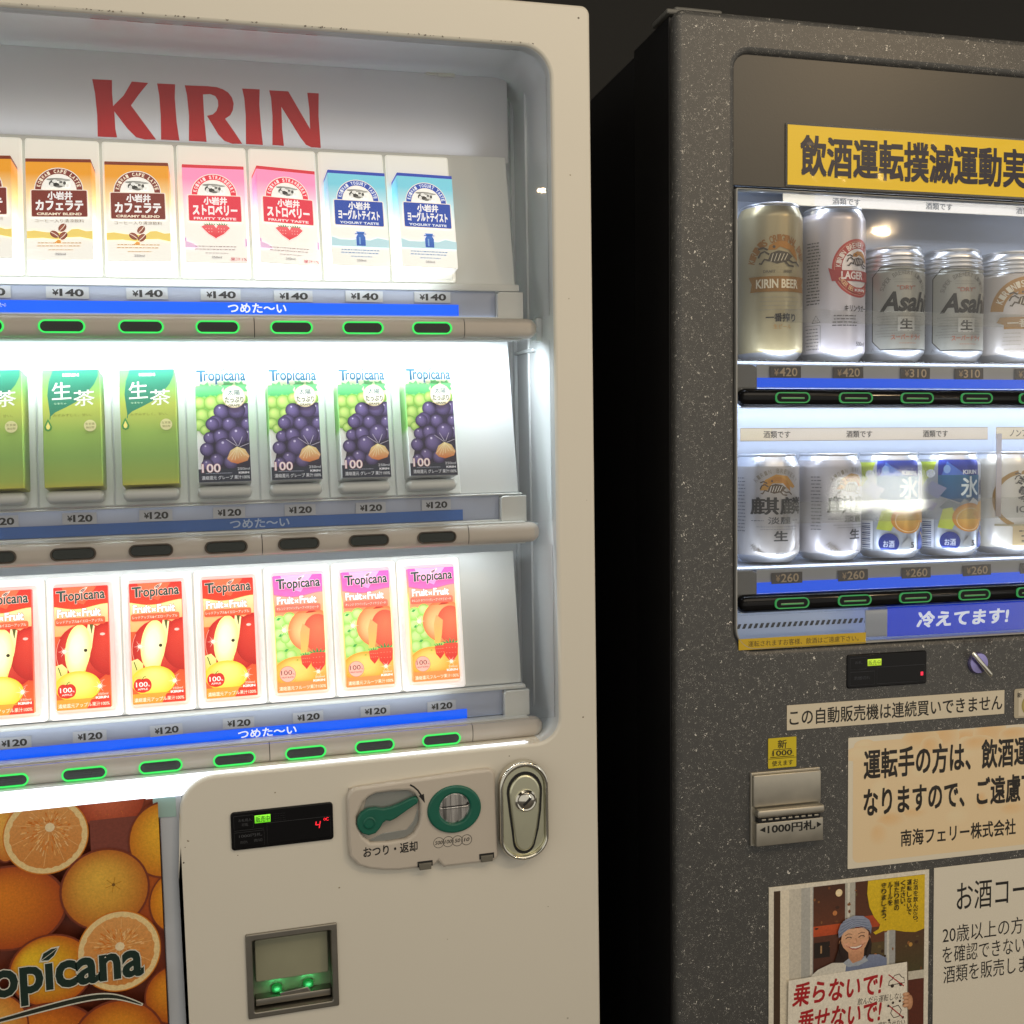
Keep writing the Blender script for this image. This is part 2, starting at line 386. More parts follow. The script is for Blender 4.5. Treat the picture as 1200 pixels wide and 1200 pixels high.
class Art:
    def __init__(s, step=.009): s.parts = []; s.k = 0; s.step = step
    def add(s, pts, faces, cols, bump=True):
        """cols: list of linear rgb per point"""
        s.k += 1; s.parts.append((pts, faces, cols, s.k * s.step))
    def poly(s, pts, c, c2=None, axis=1):
        n = len(pts)
        if c2 is None: cols = [lin(c)] * n
        else:
            lo = min(p[axis] for p in pts); hi = max(p[axis] for p in pts)
            cols = [mixc(c, c2, (p[axis] - lo) / (hi - lo + 1e-9)) for p in pts]
        s.add(pts, [tuple(range(n))], cols)
    def rect(s, x0, z0, x1, z1, c, ctop=None): s.poly([(x0, z0), (x1, z0), (x1, z1), (x0, z1)], c, ctop)
    def grad(s, x0, x1, stops):
        pts = []; cols = []; f = []
        for z, c in stops: pts += [(x0, z), (x1, z)]; cols += [lin(c)] * 2
        for i in range(len(stops) - 1): a = 2 * i; f.append((a, a + 1, a + 3, a + 2))
        s.add(pts, f, cols)
    def disc(s, cx, cz, rx, rz=None, edge='#000000', mid=None, hx=-.25, hz=.3, n=22, rot=0):
        rz = rz or rx; mid = mid or edge
        pts = [(cx + hx * rx, cz + hz * rz)]; cols = [lin(mid)]; f = []
        R = (.5, .85, 1.0) if mid != edge else (1.0,)
        T = (.35, .8, 1.0) if mid != edge else (1.0,)
        cr, sr = math.cos(rot), math.sin(rot)
        for k, (r, t) in enumerate(zip(R, T)):
            for i in range(n):
                a = math.tau * i / n
                x = rx * (hx * (1 - r) + r * math.cos(a)); z = rz * (hz * (1 - r) + r * math.sin(a))
                pts.append((cx + x * cr - z * sr, cz + x * sr + z * cr)); cols.append(mixc(mid, edge, t))
        if mid == edge: pts[0] = (cx, cz)
        for i in range(n): f.append((0, 1 + i, 1 + (i + 1) % n))
        for k in range(len(R) - 1):
            a = 1 + k * n; b = a + n
            for i in range(n): f.append((a + i, b + i, b + (i + 1) % n, a + (i + 1) % n))
        s.add(pts, f, cols)
    def band(s, cx, cz, r0, r1, a0, a1, c, n=24, fx=1):
        pts = []; f = []
        for i in range(n + 1):
            a = math.radians(a0 + (a1 - a0) * i / n)
            pts += [(cx + fx * r0 * math.cos(a), cz + r0 * math.sin(a)), (cx + fx * r1 * math.cos(a), cz + r1 * math.sin(a))]
        for i in range(n): a = 2 * i; f.append((a, a + 1, a + 3, a + 2))
        s.add(pts, f, [lin(c)] * len(pts))
    def stroke(s, pts, w, c, w1=None, close=False):
        if close: pts = list(pts) + [pts[0], pts[1]]
        P = []; f = []; n = len(pts)
        for i, (x, z) in enumerate(pts):
            a = pts[max(0, i - 1)]; b = pts[min(n - 1, i + 1)]
            dx, dz = b[0] - a[0], b[1] - a[1]; l = math.hypot(dx, dz) or 1
            ww = w if w1 is None else w + (w1 - w) * math.sin(math.pi * i / (n - 1))
            P += [(x - dz / l * ww / 2, z + dx / l * ww / 2), (x + dz / l * ww / 2, z - dx / l * ww / 2)]
        for i in range(n - 1): a = 2 * i; f.append((a, a + 1, a + 3, a + 2))
        s.add(P, f, [lin(c)] * len(P))
    def outline(s, pts, w, c): s.stroke(pts, w, c, close=True)
    def text(s, t, x0, z0, x1, z1, c, bold=.0, out=None, shear=0, ctop=None, rot=0, slope=0):
        """lettering fitted into the box; out = (colour, extra boldness)"""
        cjk = any(ord(q) > 0x2E00 for q in t); cb = bold
        if cjk: bold = 0.0
        V, F = glyphs(t, bold, shear)
        if not V: return
        ax = min(v[0] for v in V); bx = max(v[0] for v in V); az = min(v[1] for v in V); bz = max(v[1] for v in V)
        sx = (x1 - x0) / (bx - ax + 1e-9); sz = (z1 - z0) / (bz - az + 1e-9)
        mx, mz = (x0 + x1) / 2, (z0 + z1) / 2; cr, sr = math.cos(rot), math.sin(rot)
        def m(v):
            x = x0 + (v[0] - ax) * sx; z = z0 + (v[1] - az) * sz + slope * (x - mx)
            return (mx + (x - mx) * cr - (z - mz) * sr, mz + (x - mx) * sr + (z - mz) * cr)
        if out:
            V2, F2 = glyphs(t, 0 if cjk else bold + out[1], shear); s.add([m(v) for v in V2], F2, [lin(out[0])] * len(V2))
        P = [m(v) for v in V]
        cols = [lin(c)] * len(P) if ctop is None else [mixc(c, ctop, min(1, max(0, (p[1] - z0) / (z1 - z0)))) for p in P]
        s.add(P, F, cols)
        if cjk and cb > .004:                    # heavier strokes: the same characters laid again a hair apart
            for q, (dx, dz) in enumerate(((1, 1), (-1, 1), (1, -1), (-1, -1))):
                s.k -= .86; s.add([(p[0] + dx * cb * sx * .8, p[1] + dz * cb * sz * .8) for p in P], F, cols)
            s.k = math.ceil(s.k)
    def arc_text(s, t, cx, cz, r, a0, a1, h, c, bold=.02, wf=.75, fx=1):
        """letters round an arc, from angle a0 to a1 (degrees); heads outwards when a0 > a1"""
        n = len(t); out = a0 > a1
        for i, ch in enumerate(t):
            if ch == ' ': continue
            a = math.radians(a0 + (a1 - a0) * (i + .5) / n); x, z = cx + fx * r * math.cos(a), cz + r * math.sin(a)
            s.text(ch, x - h * wf / 2, z - h / 2, x + h * wf / 2, z + h / 2, c, bold, rot=a - math.pi / 2 if out else a + math.pi / 2)
    def lines(s, x0, x1, z, n, pitch, c, h=.5, seed=1, centre=True):
        """rows of print too small to read"""
        rr = random.Random(seed)
        for k in range(n):
            a, b = x0 + rr.uniform(0, .15) * (x1 - x0), x1 - rr.uniform(0, .15) * (x1 - x0); x = a
            while x < b:
                l = rr.uniform(.8, 3.2) * h * 1.6
                s.rect(x, z - k * pitch - h / 2, min(b, x + l), z - k * pitch + h / 2, c); s.k -= 1
                x += l + h * .8
        s.k += 1
    def to(s, bm, M=None, clip=None, wrap=None, mi=0, y=0):
        b2 = bmesh.new(); L = b2.verts.layers.float_color.new('Col')
        for pts, faces, cols, k in s.parts:
            vs = [b2.verts.new((p[0], y - k, p[1])) for p in pts]
            for v, c in zip(vs, cols): v[L] = (*c, 1)
            for f in faces:
                if len(set(f)) > 2:
                    try: b2.faces.new([vs[i] for i in f])
                    except ValueError: pass
        b2.normal_update(); bmesh.ops.triangulate(b2, faces=b2.faces)
        def cut(co, no, clear):
            g = b2.verts[:] + b2.edges[:] + b2.faces[:]
            bmesh.ops.bisect_plane(b2, geom=g, plane_co=co, plane_no=no, clear_outer=clear, dist=1e-6)
        if clip:
            x0, z0, x1, z1 = clip
            for co, no in (((x0, 0, 0), (-1, 0, 0)), ((x1, 0, 0), (1, 0, 0)), ((0, 0, z0), (0, 0, -1)), ((0, 0, z1), (0, 0, 1))): cut(co, no, True)
        if wrap:
            R, rf = wrap
            x = -R * 1.75
            while x < R * 1.75: cut((x, 0, 0), (1, 0, 0), False); x += 4
            if rf:
                for q in rf[1]: cut((0, 0, q), (0, 0, 1), False)
            for v in b2.verts:
                a = v.co.x / R; r = (rf[0](v.co.z) if rf else R) - v.co.y
                v.co = Vector((r * math.sin(a), -r * math.cos(a), v.co.z))
        b2.normal_update()
        if not wrap:
            fl = [f for f in b2.faces if f.normal.y > 0]
        else:
            fl = [f for f in b2.faces if f.normal.dot(Vector((f.calc_center_median().x, f.calc_center_median().y, 0))) < 0]
        if fl: bmesh.ops.reverse_faces(b2, faces=fl)
        for f in b2.faces: f.material_index = mi
        if M is not None: bmesh.ops.transform(b2, matrix=M, verts=b2.verts)
        me = bpy.data.meshes.new('tmp'); b2.to_mesh(me); b2.free()
        bm.from_mesh(me); bpy.data.meshes.remove(me)

def arcpts(cx, cz, rx, rz, a0, a1, n=12):
    return [(cx + rx * math.cos(math.radians(a0 + (a1 - a0) * i / n)), cz + rz * math.sin(math.radians(a0 + (a1 - a0) * i / n))) for i in range(n + 1)]

def star(A, x, z, r, c='#fffbe8', n=12):
    pts = []
    for i in range(2 * n):
        a = math.pi * i / n; q = r * (.16 if i % 2 else (1 if i % 4 == 0 else .6)); pts.append((x + q * math.cos(a), z + q * math.sin(a)))
    A.poly(pts, c); A.disc(x, z, r * .26, edge=c)
# ---------------------------------------------------------------- carton prints: x 0..w, z 0..h in millimetres
def logo_fruit(A, x0, x1, z0, z1, c='#143a30', oc='#f3efe0', ex=.028, slope=.06):
    """the juice maker's name: tall T, leaf for the dot of the i"""
    w = x1 - x0; h = z1 - z0
    A.text('ropıcana', x0 + w * .15, z0, x1, z0 + h * .70, c, .028, (oc, ex) if oc else None, slope=slope)
    A.text('T', x0, z0 + h * .17, x0 + w * .20, z0 + h * .88, c, .03, (oc, ex) if oc else None, slope=slope)
    lx, lz = x0 + w * .545, z0 + h * .80
    lf = [(lx - w * .055, lz - h * .08), (lx - w * .045, lz + h * .05), (lx + w * .01, lz + h * .16), (lx + w * .08, lz + h * .22), (lx + w * .05, lz + h * .08), (lx + w * .01, lz - h * .04)]
    if oc: A.poly([(lx + (p[0] - lx) * 1.3, lz + h * .05 + (p[1] - lz - h * .05) * 1.3) for p in lf], oc)
    A.poly(lf, c)
    A.stroke([lf[0], ((lf[0][0] + lf[3][0]) / 2, (lf[0][1] + lf[3][1]) / 2 - h * .01), lf[3]], h * .02, oc or '#ffffff')

def kirin_word(A, x0, x1, z0, z1, c, bold=.045):
    A.text('KIRIN', x0, z0, x1, z1, c, bold)

def dairy(kind):
    w, h = 58, 98.5; A = Art(.02)
    top, c1, lab, lab2, jp, sub = {
        'latte': ('#7c2e12', '#eda024', '#7d3026', '#fff0d8', 'カフェラテ', 'CREAMY BLEND'),
        'berry': ('#d8283c', '#ff96c4', '#e5304a', '#fff0f2', 'ストロベリー', 'FRUITY TASTE'),
        'yogurt': ('#1a3fae', '#78cfe4', '#1546ac', '#eef6ff', 'ヨーグルトテイスト', 'YOGURT TASTE')}[kind]
    pale = {'latte': '#fbe3ae', 'berry': '#ffe2ee', 'yogurt': '#d2eef6'}[kind]
    W = '#fdfcf4'
    A.grad(0, w, [(0, W), (h * .33, W), (h * .45, W), (h * .62, pale), (h * .85, c1), (h, c1)])
    A.rect(0, h * .965, w, h, top)
    cx, cz = w * .5, h * .69
    # arch with the herd
    A.band(cx, cz, 0.01, 21.6, -3, 183, '#f6eee4'); A.band(cx, cz, 15.6, 20.8, 0, 180, lab); A.disc(cx - 18.2, cz, 2.6, edge=lab); A.disc(cx + 18.2, cz, 2.6, edge=lab)
    A.band(cx, cz, .01, 14.8, 0, 180, '#fbfaf4')
    A.arc_text({'latte': 'KOIWAI CAFE LATTE', 'berry': 'KOIWAI STRAWBERRY', 'yogurt': 'KOIWAI YOGURT TASTE'}[kind], cx, cz, 18.1, 172, 8, 3.5, lab2, .03, .62)
    for (dx, dz, rx, rz, c) in ((-2, 10, 9, 1.4, '#8b8b86'), (3, 9.4, 8, 1.3, '#a7a7a2'), (-5, 6, 3.6, 3, '#3c3c3a'), (-3.5, 8.2, 2.2, 1.6, '#f0f0ec'), (-6, 4.3, 1.6, 2.6, '#e8e8e4'),
                                (-2, 4.6, 2.8, 2, '#2f2f2e'), (3.5, 6.2, 3.4, 3, '#dcdcd6'), (5.2, 6.4, 1.3, 1.7, '#4a4a48'), (2, 7.3, 1.5, 1, '#585856'), (4, 3.6, 2, 1.3, '#cfcfc9'), (.5, 3, 3, 1.1, '#6d6d69'), (7.8, 4, 1.6, 2, '#f2f2ee')):
        A.disc(cx + dx, cz + dz, rx, rz, edge=c, n=12)
    # name board
    A.poly(rrect(w * .07, h * .415, w * .94, h * .69, 1.4, 3), '#f4e8dc'); A.poly(rrect(w * .085, h * .424, w * .925, h * .682, 1.0, 3), lab)
    A.text('小岩井', w * .33, h * .592, w * .70, h * .668, '#ffffff', .045)
    A.text(jp, w * .15, h * .487, w * .86, h * .582, '#ffffff', .05)
    A.text(sub, w * .16, h * .437, w * .84, h * .462, lab2, .035)
    if kind == 'latte':
        A.text('コーヒー入り清涼飲料', w * .13, h * .365, w * .87, h * .40, '#6b5540', .0)
        A.poly([(0, h * .21), (0, h * .28), (w * .12, h * .287), (w * .3, h * .27), (w * .6, h * .262), (w * .68, h * .30), (w * .78, h * .305), (w * .9, h * .28), (w, h * .285), (w, h * .2), (w * .8, h * .225), (w * .6, h * .22), (w * .45, h * .2), (w * .25, h * .215)], '#f6dc78')
        for bx, bz, ro in ((.54, .315, .9), (.42, .25, -.6), (.55, .235, .8)):
            A.disc(w * bx, h * bz, 4.4, 3.1, edge='#7a3a2a', mid='#a9604a', rot=ro)
            q = math.cos(ro), math.sin(ro)
            A.stroke([(w * bx - 4 * q[0], h * bz - 4 * q[1]), (w * bx + .5, h * bz), (w * bx + 4 * q[0], h * bz + 4 * q[1])], .7, '#f6e2d2')
        A.poly([(w * .42, h * .17), (w * .47, h * .20), (w * .52, h * .185), (w * .5, h * .16)], '#f0a850')
        tc = '#c0904a'
    elif kind == 'berry':
        for sx, sr in ((.40, -.35), (.60, .35)):
            x, z = w * sx, h * .325
            A.poly([(x - 6 + sr * 4, z + 4), (x - 3, z + 6.4), (x + 4, z + 6.2), (x + 7 + sr * 2, z + 3), (x + 5 - sr * 9, z - 3), (x + 0 - sr * 18, z - 7.5), (x - 4 - sr * 9, z - 3)], '#e23040', '#f46a72')
            for k in range(5): A.poly([(x - 4 + k * 2, z + 5.6), (x - 5.4 + k * 2.6, z + 9.5 - abs(k - 2) * .8), (x - 2.4 + k * 2, z + 5.8)], '#3f9a6e')
            for k in range(6): A.disc(x - 3 + (k % 3) * 2.6, z + 2 - (k // 3) * 3, .45, edge='#ffd0c8', n=6)
        A.rect(0, h * .17, 1.6, h * .25, '#dba0d8'); A.rect(w - 1.6, h * .17, w, h * .25, '#dba0d8')
        A.poly([(0, h * .15), (0, h * .22), (w * .14, h * .19), (w * .22, h * .15)], '#efc8ea')
        A.text('果汁1%', w * .72, h * .022, w * .985, h * .058, '#b8354a', .01); tc = '#9a8488'
    else:
        A.poly([(0, h * .2), (0, h * .30), (w * .15, h * .27), (w * .35, h * .27), (w * .5, h * .28), (w * .66, h * .27), (w * .8, h * .30), (w, h * .28), (w, h * .2)], '#bfe4ee')
        x, z = w * .51, h * .21
        A.poly([(x - 4.6, z), (x + 4.6, z), (x + 4.6, z + 9), (x + 2.8, z + 12), (x + 4.4, z + 14.6), (x - 4.4, z + 14.6), (x - 2.8, z + 12), (x - 4.6, z + 9)], '#1d55b4', '#3a76cc')
        A.rect(x - 1.8, z + 1.5, x - .4, z + 9, '#7fb0e4'); A.rect(x - 5.6, z + 12, x + 5.6, z + 12.8, '#1d4fa8'); tc = '#5f84b4'
    A.lines(w * .14, w * .88, h * .165, 2, 2.9, tc, .75, 3); A.lines(w * .28, w * .74, h * .098, 1, 2, tc, .6, 5)
    A.text('250ml', w * .42, h * .045, w * .58, h * .068, '#55505a', .01)
    A.rect(0, 0, w, .5, '#b9bbae'); A.rect(0, 0, .35, h * .3, '#c9cabe'); A.rect(w - .35, 0, w, h * .3, '#c9cabe')
    sides = [(0, W), (h * .4, W), (h * .6, pale), (h * .85, c1), (h * .962, c1), (h * .966, top), (h, top)]
    return A, w, h, sides, top

def tea():
    w, h = 52, 113; A = Art(.02)
    g = [(0, '#b8b440'), (h * .06, '#9cb04a'), (h * .25, '#84a850'), (h * .45, '#90b050'), (h * .60, '#a8b450'), (h * .70, '#a8b44c'), (h * .85, '#78a85c'), (h, '#5f9f66')]
    A.grad(0, w, g)
    leaf = [(w * .2, h), (w * .12, h * .90), (w * .09, h * .78), (w * .11, h * .68), (w * .13, h * .605), (w * .135, h * .60)]
    leaf += [(w * .22, h * .635), (w * .4, h * .675), (w * .58, h * .72), (w * .76, h * .79), (w * .9, h * .87), (w * .97, h * .94), (w * .97, h)]
    A.poly(leaf, '#2a7456', '#2c7c66')
    A.stroke([(w * .135, h * .62), (w * .125, h * .575)], .8, '#1c7a52')
    kirin_word(A, w * .36, w * .64, h * .940, h * .965, '#e8f2d8')
    A.text('生', w * .17, h * .745, w * .50, h * .89, '#e4ecda', .008, slope=.05)
    A.text('茶', w * .54, h * .685, w * .90, h * .82, '#e4ecda', .008, slope=.05)
    A.text('なまちゃ', w * .2, h * .70, w * .41, h * .716, '#d9ecc8', 0)
    A.text('みずみずしく、甘い。', w * .18, h * .595, w * .84, h * .62, '#6f7a24', 0)
    dx, dz = w * .09, h * .515
    A.poly([(dx, dz + 7.5), (dx + 2.4, dz + 2.6), (dx + 3.6, dz - .6), (dx + 2.6, dz - 3.4), (dx, dz - 4.6), (dx - 2.6, dz - 3.4), (dx - 3.6, dz - .6), (dx - 2.4, dz + 2.6)], '#3d8a3e')
    A.poly([(dx, dz + 4.5), (dx + 1.9, dz), (dx + 1.3, dz - 2.2), (dx, dz - 2.9), (dx - 1.3, dz - 2.2), (dx - 1.9, dz)], '#e9dc7c')
    A.disc(w * .81, h * .515, 5.6, edge='#d9d49a')
    A.text('生茶葉', w * .73, h * .52, w * .89, h * .54, '#7a7440', 0); A.text('抽出物', w * .74, h * .49, w * .88, h * .51, '#7a7440', 0)
    A.text('使用しています', w * .73, h * .44, w * .89, h * .449, '#6d7a2a', 0)
    return A, w, h, g, '#5fae68'

def vine():
    w, h = 50, 114; A = Art(.02)
    A.grad(0, w, [(0, '#e6e9ee'), (h * .3, '#f2f5f6'), (h * .6, '#d8ecc0'), (h * .83, '#cdeab4'), (h * .9, '#f6f4e4'), (h, '#f1e6cc')])
    A.rect(0, h * .45, w * .5, h * .84, '#86c65c', '#7ccc74')
    for (x, z, r) in ((.05, .79, .1), (.2, .8, .14), (.4, .8, .12), (.62, .84, .10), (.86, .82, .12)):
        pts = []
        for i in range(14):
            a = math.tau * i / 14; q = w * r * (1.3 if i % 2 else .8); pts.append((w * x + q * math.cos(a), h * z + q * math.sin(a)))
        A.poly(pts, '#3aa660', '#7fd08c')
    for (x, z, r) in ((.08, .69, .13), (.3, .69, .15), (.50, .72, .12), (.12, .585, .14), (.33, .59, .12), (.06, .50, .12), (.16, .455, .10), (.9, .72, .1)):
        A.disc(w * x, h * z, w * r, edge='#6fae3c', mid='#d6f08c')
    rr = random.Random(4)
    A.poly([(w * .45, h * .64), (w * .62, h * .68), (w, h * .68), (w, h * .06), (w * .1, h * .06), (w * .08, h * .16), (w * .2, h * .4)], '#2a2440')
    for (x, z, r) in ((.96, .62, .15), (.97, .50, .13), (.99, .40, .14), (.48, .615, .15), (.77, .625, .17), (.36, .52, .14), (.30, .505, .13), (.62, .50, .14), (.24, .385, .12), (.45, .395, .15), (.78, .40, .19),
                      (.18, .285, .135), (.52, .30, .19), (.36, .19, .14), (.18, .15, .12), (.62, .17, .14)):
        A.disc(w * x, h * z, w * r, edge='#2b2148', mid='#7b6ca6'); A.disc(w * x - w * r * .2, h * z + w * r * .5, w * r * .13, edge='#cfc8e6', n=8)
    # opened berry
    A.poly([(w * .55, h * .20), (w * .62, h * .27), (w * .75, h * .305), (w * .9, h * .28), (w * .98, h * .22), (w * .94, h * .18), (w * .75, h * .155), (w * .62, h * .17)], '#d9733a', '#f6e6a4')
    for k in range(7): A.stroke([(w * .76, h * .30), (w * (.57 + k * .065), h * (.205 - .02 * math.sin(k)))], .35, '#fff4cc')
    for a, b in (((.74, .31), (.55, .37)), ((.76, .31), (.66, .39)), ((.78, .31), (.86, .39)), ((.8, .30), (.98, .33))): A.stroke([(w * a[0], h * a[1]), (w * b[0], h * b[1])], .6, '#b8b2c8')
    A.rect(0, 0, w, h * .115, '#252c40')
    A.text('100', w * .07, h * .085, w * .42, h * .16, '#fdf4f4', .012, ('#e78ca0', .02))
    A.text('250ml', w * .74, h * .10, w * .97, h * .122, '#dfe3ec', .0); kirin_word(A, w * .76, w * .96, h * .068, h * .086, '#e8ebf2')
    A.lines(w * .12, w * .72, h * .077, 1, 2, '#aab2c6', .5, 8)
    A.text('濃縮還元 グレープ 果汁100%', w * .06, h * .022, w * .97, h * .056, '#dfe4ee', .01)
    A.disc(w * .73, h * .74, 11.2, edge='#f7f4e2'); A.outline(ell(w * .73, h * .74, 10.8, 10.8, 22), .5, '#e3c27a')
    A.text('太陽', w * .61, h * .755, w * .85, h * .805, '#3e6a6c', .01); A.text('たっぷり', w * .56, h * .69, w * .91, h * .74, '#4a5a3a', .02)
    A.text('GRAPE', w * .62, h * .655, w * .84, h * .674, '#6f6a3a', .02)
    logo_fruit(A, w * .03, w * .97, h * .85, h * .995, '#1c5a78', '#dfe8e6', .02, slope=.0)
    return A, w, h, [(0, '#e6e9ee'), (h * .4, '#dfeae0'), (h * .45, '#8cca64'), (h * .8, '#8fd08a'), (h * .86, '#eef2dc'), (h, '#f1e6cc')], '#eee6d0'

def fruit(kind):
    w, h = 50, 119; A = Art(.02); red = kind == 'apple'
    if red:
        A.grad(0, w, [(0, '#e05a1c'), (h * .1, '#e8622a'), (h * .4, '#e84a22'), (h * .75, '#ee6a30'), (h, '#d92414')])
    else:
        A.grad(0, w, [(0, '#ee7c30'), (h * .1, '#f2a044'), (h * .3, '#bfe070'), (h * .68, '#8fdc6c'), (h * .8, '#f6a050'), (h, '#e86ab0')])
    def wavey(z): return [(w * i / 12, z + h * .018 * math.sin(i / 12 * 5.2 + 2.6)) for i in range(13)]
    wv = wavey(h * .83)
    # field under the wave
    A.poly([(0, h * .60)] + [(w, h * .60)] + list(reversed(wv)), '#f7b26a' if red else '#f9b070', '#fbd39a' if red else '#f8a48c')
    A.poly(wv + [(w, h), (0, h)], '#dc3a1c' if red else '#e467ae', '#c81c10' if red else '#e04f9e'); A.poly([(w * .15, h), (w * .25, h * .9), (w * .55, h * .85), (w * .8, h)], '#ea5a34' if red else '#f39aca')
    A.stroke(wv, .9, '#f6d27a' if red else '#c86a8a')
    if red:
        A.disc(w * .55, h * .45, w * .55, h * .245, edge='#c41610', mid='#f2523a', hx=.3, hz=.5, n=30)
        A.disc(w * 1.0, h * .48, w * .42, h * .22, edge='#c01a12', mid='#e8402c', hx=-.2, hz=.35, n=30)
        A.stroke(arcpts(w * .6, h * .45, w * .58, h * .255, 150, 300, 16), .7, '#f39a80')
        A.poly([(w * .62, h * .70), (w * .74, h * .67), (w * .68, h * .50), (w * .52, h * .27), (w * .44, h * .30), (w * .55, h * .5)], '#f2d860', '#f6f0b8')
        A.disc(w * .42, h * .48, w * .235, h * .21, edge='#f2ec8e', mid='#fffef0', hx=-.2, hz=.1, n=30, rot=-.12)
        A.disc(w * .56, h * .475, w * .035, h * .014, edge='#3a2c10', n=8); A.poly([(w * .64, h * .70), (w * .72, h * .70), (w * .68, h * .60)], '#5c5a1c')
        A.poly([(0, h * .36), (w * .12, h * .375), (w * .22, h * .33), (w * .2, h * .24), (0, h * .22)], '#e6de52', '#f4f0a0'); A.stroke([(w * .05, h * .35), (w * .1, h * .28)], 1, '#6d6a1a')
        A.disc(w * .40, h * .185, w * .42, h * .125, edge='#ecd224', mid='#fffa8e', hx=.05, hz=.5, n=30)
        star(A, w * .17, h * .475, 6.4); star(A, w * .80, h * .175, 6.5)
        A.disc(w * .88, h * .60, w * .05, h * .012, edge='#f9c8b8', n=8)
        A.disc(w * .13, h * .155, 5.2, 6.6, edge='#d8281c', mid='#e83c28'); A.disc(w * .26, h * .155, 5.2, 6.6, edge='#d8281c', mid='#e83c28'); A.disc(w * .195, h * .15, 7.4, 6.8, edge='#d92a1c')
        A.stroke([(w * .19, h * .20), (w * .22, h * .222), (w * .26, h * .228)], .7, '#4b5a20'); A.stroke([(w * .06, h * .222), (w * .13, h * .226), (w * .19, h * .212)], .35, '#8a8a6a')
        A.text('100', w * .07, h * .142, w * .29, h * .182, '#fff8ec', .015); A.text('%', w * .295, h * .142, w * .335, h * .155, '#fff8ec', .01); A.text('APPLE', w * .10, h * .116, w * .29, h * .131, '#ffe9da', .02)
    else:
        for (x, z, r) in ((.1, .60, .14), (.3, .63, .13), (.08, .5, .13), (.24, .54, .12), (.12, .40, .15), (.3, .42, .12), (.1, .31, .13), (.3, .31, .12), (.2, .46, .1)):
            A.disc(w * x, h * z, w * r, edge='#9fd85c', mid='#dcf7a4')
        for x, z in ((.07, .62), (.1, .48), (.2, .35)): A.poly([(w * x - 2, h * z), (w * x, h * z + 2.4), (w * x + 3, h * z + 2), (w * x + .6, h * z - .6)], '#4fae50')
        A.disc(w * .72, h * .52, w * .46, h * .19, edge='#f0824a', mid='#ffd28e', hx=-.45, hz=-.1, n=30)
        A.disc(w * .86, h * .49, w * .30, h * .165, edge='#ea5a40', mid='#f47c56', hx=.1, hz=.3, n=26)
        A.poly([(w * .5, h * .33), (w * .5, h * .50), (w * .56, h * .58), (w * .70, h * .53), (w * .66, h * .40), (w * .62, h * .33)], '#fbc662', '#fcb070')
        A.poly([(w * .62, h * .665), (w * .74, h * .70), (w * .86, h * .675), (w * .74, h * .668)], '#c6442c')
        A.disc(w * .40, h * .17, w * .46, h * .13, edge='#f4a62a', mid='#fee27a', hx=-.1, hz=.4, n=30); A.disc(w * .42, h * .27, 1.6, 1.0, edge='#a6b840', n=8)
        for (x, z, s) in ((.60, .27, .9), (.84, .27, 1.35)):
            A.poly([(w * x - 6 * s, h * z + 4 * s), (w * x, h * z + 6 * s), (w * x + 6 * s, h * z + 4 * s), (w * x + 5 * s, h * z - 5 * s), (w * x, h * z - 11 * s), (w * x - 5 * s, h * z - 5 * s)], '#dc2a22', '#f4543c')
            for k in range(5): A.poly([(w * x + (k - 2.6) * 2 * s, h * z + 4.6 * s), (w * x + (k - 2.2) * 3.4 * s, h * z + (9 - abs(k - 2)) * s), (w * x + (k - 1.6) * 2 * s, h * z + 4.6 * s)], '#2f9a50')
            for k in range(8): A.disc(w * x + ((k % 4) - 1.5) * 2.4 * s, h * z + (1 - (k // 4) * 4) * s, .35, edge='#ffc8a0', n=6)
        star(A, w * .18, h * .53, 7); star(A, w * .83, h * .16, 6)
        A.disc(w * .21, h * .155, 8.2, edge='#f5b8a6'); A.outline(ell(w * .21, h * .155, 8, 8, 22), .4, '#b8705a')
        A.text('100', w * .08, h * .148, w * .30, h * .188, '#7a3a30', .0); A.text('%', w * .31, h * .148, w * .35, h * .16, '#7a3a30', .0); A.text('FRUIT BLEND', w * .09, h * .122, w * .33, h * .134, '#7a3a30', .01)
        A.stroke(arcpts(w * .21, h * .15, 9.6, 9.6, 190, 330, 10), .5, '#6aa84a'); A.disc(w * .78, h * .80, 2.6, 1.2, edge='#8fc85a', n=8)
    A.rect(0, 0, w, h * .085, '#e88a2a' if red else '#ee8240', '#dfa030' if red else '#f0924a')
    if red: A.poly([(w * .55, 0), (w, 0), (w, h * .10), (w * .64, h * .075)], '#d8341c')
    kirin_word(A, w * .72, w * .96, h * .075, h * .095, '#fff4ea'); A.text('250ml', w * .76, h * .105, w * .95, h * .122, '#ffe8d8', .0)
    A.text('濃縮還元アップル果汁100%' if red else '濃縮還元フルーツ果汁100%', w * .03, h * .018, w * .97, h * .052, '#ffe2c4', .01)
    A.poly(rrect(w * .02, h * .685, w * .94, h * .745, 1.8, 3), '#e5512c' if red else '#ee6a52', '#ea6a3e' if red else '#ee7460')
    A.text('レッドアップル&イエローアップル' if red else 'オレンジ ホワイトグレープ イチゴ ピーチ', w * .05, h * .703, w * .90, h * .728, '#ffe9dc', .0)
    A.text('Fruit', w * .06, h * .752, w * .40, h * .818, '#ffffff', .035, ('#e2442a' if red else '#ea5a50', .035)); A.text('×', w * .41, h * .757, w * .50, h * .79, '#ffffff', .04, ('#e2442a' if red else '#ea5a50', .03))
    A.text('Fruit', w * .52, h * .752, w * .86, h * .818, '#ffffff', .035, ('#e2442a' if red else '#ea5a50', .035))
    logo_fruit(A, w * .05, w * .95, h * .862, h * .985, '#123a30', '#f2c8b8' if red else '#f7d6e6', .022, slope=.03)
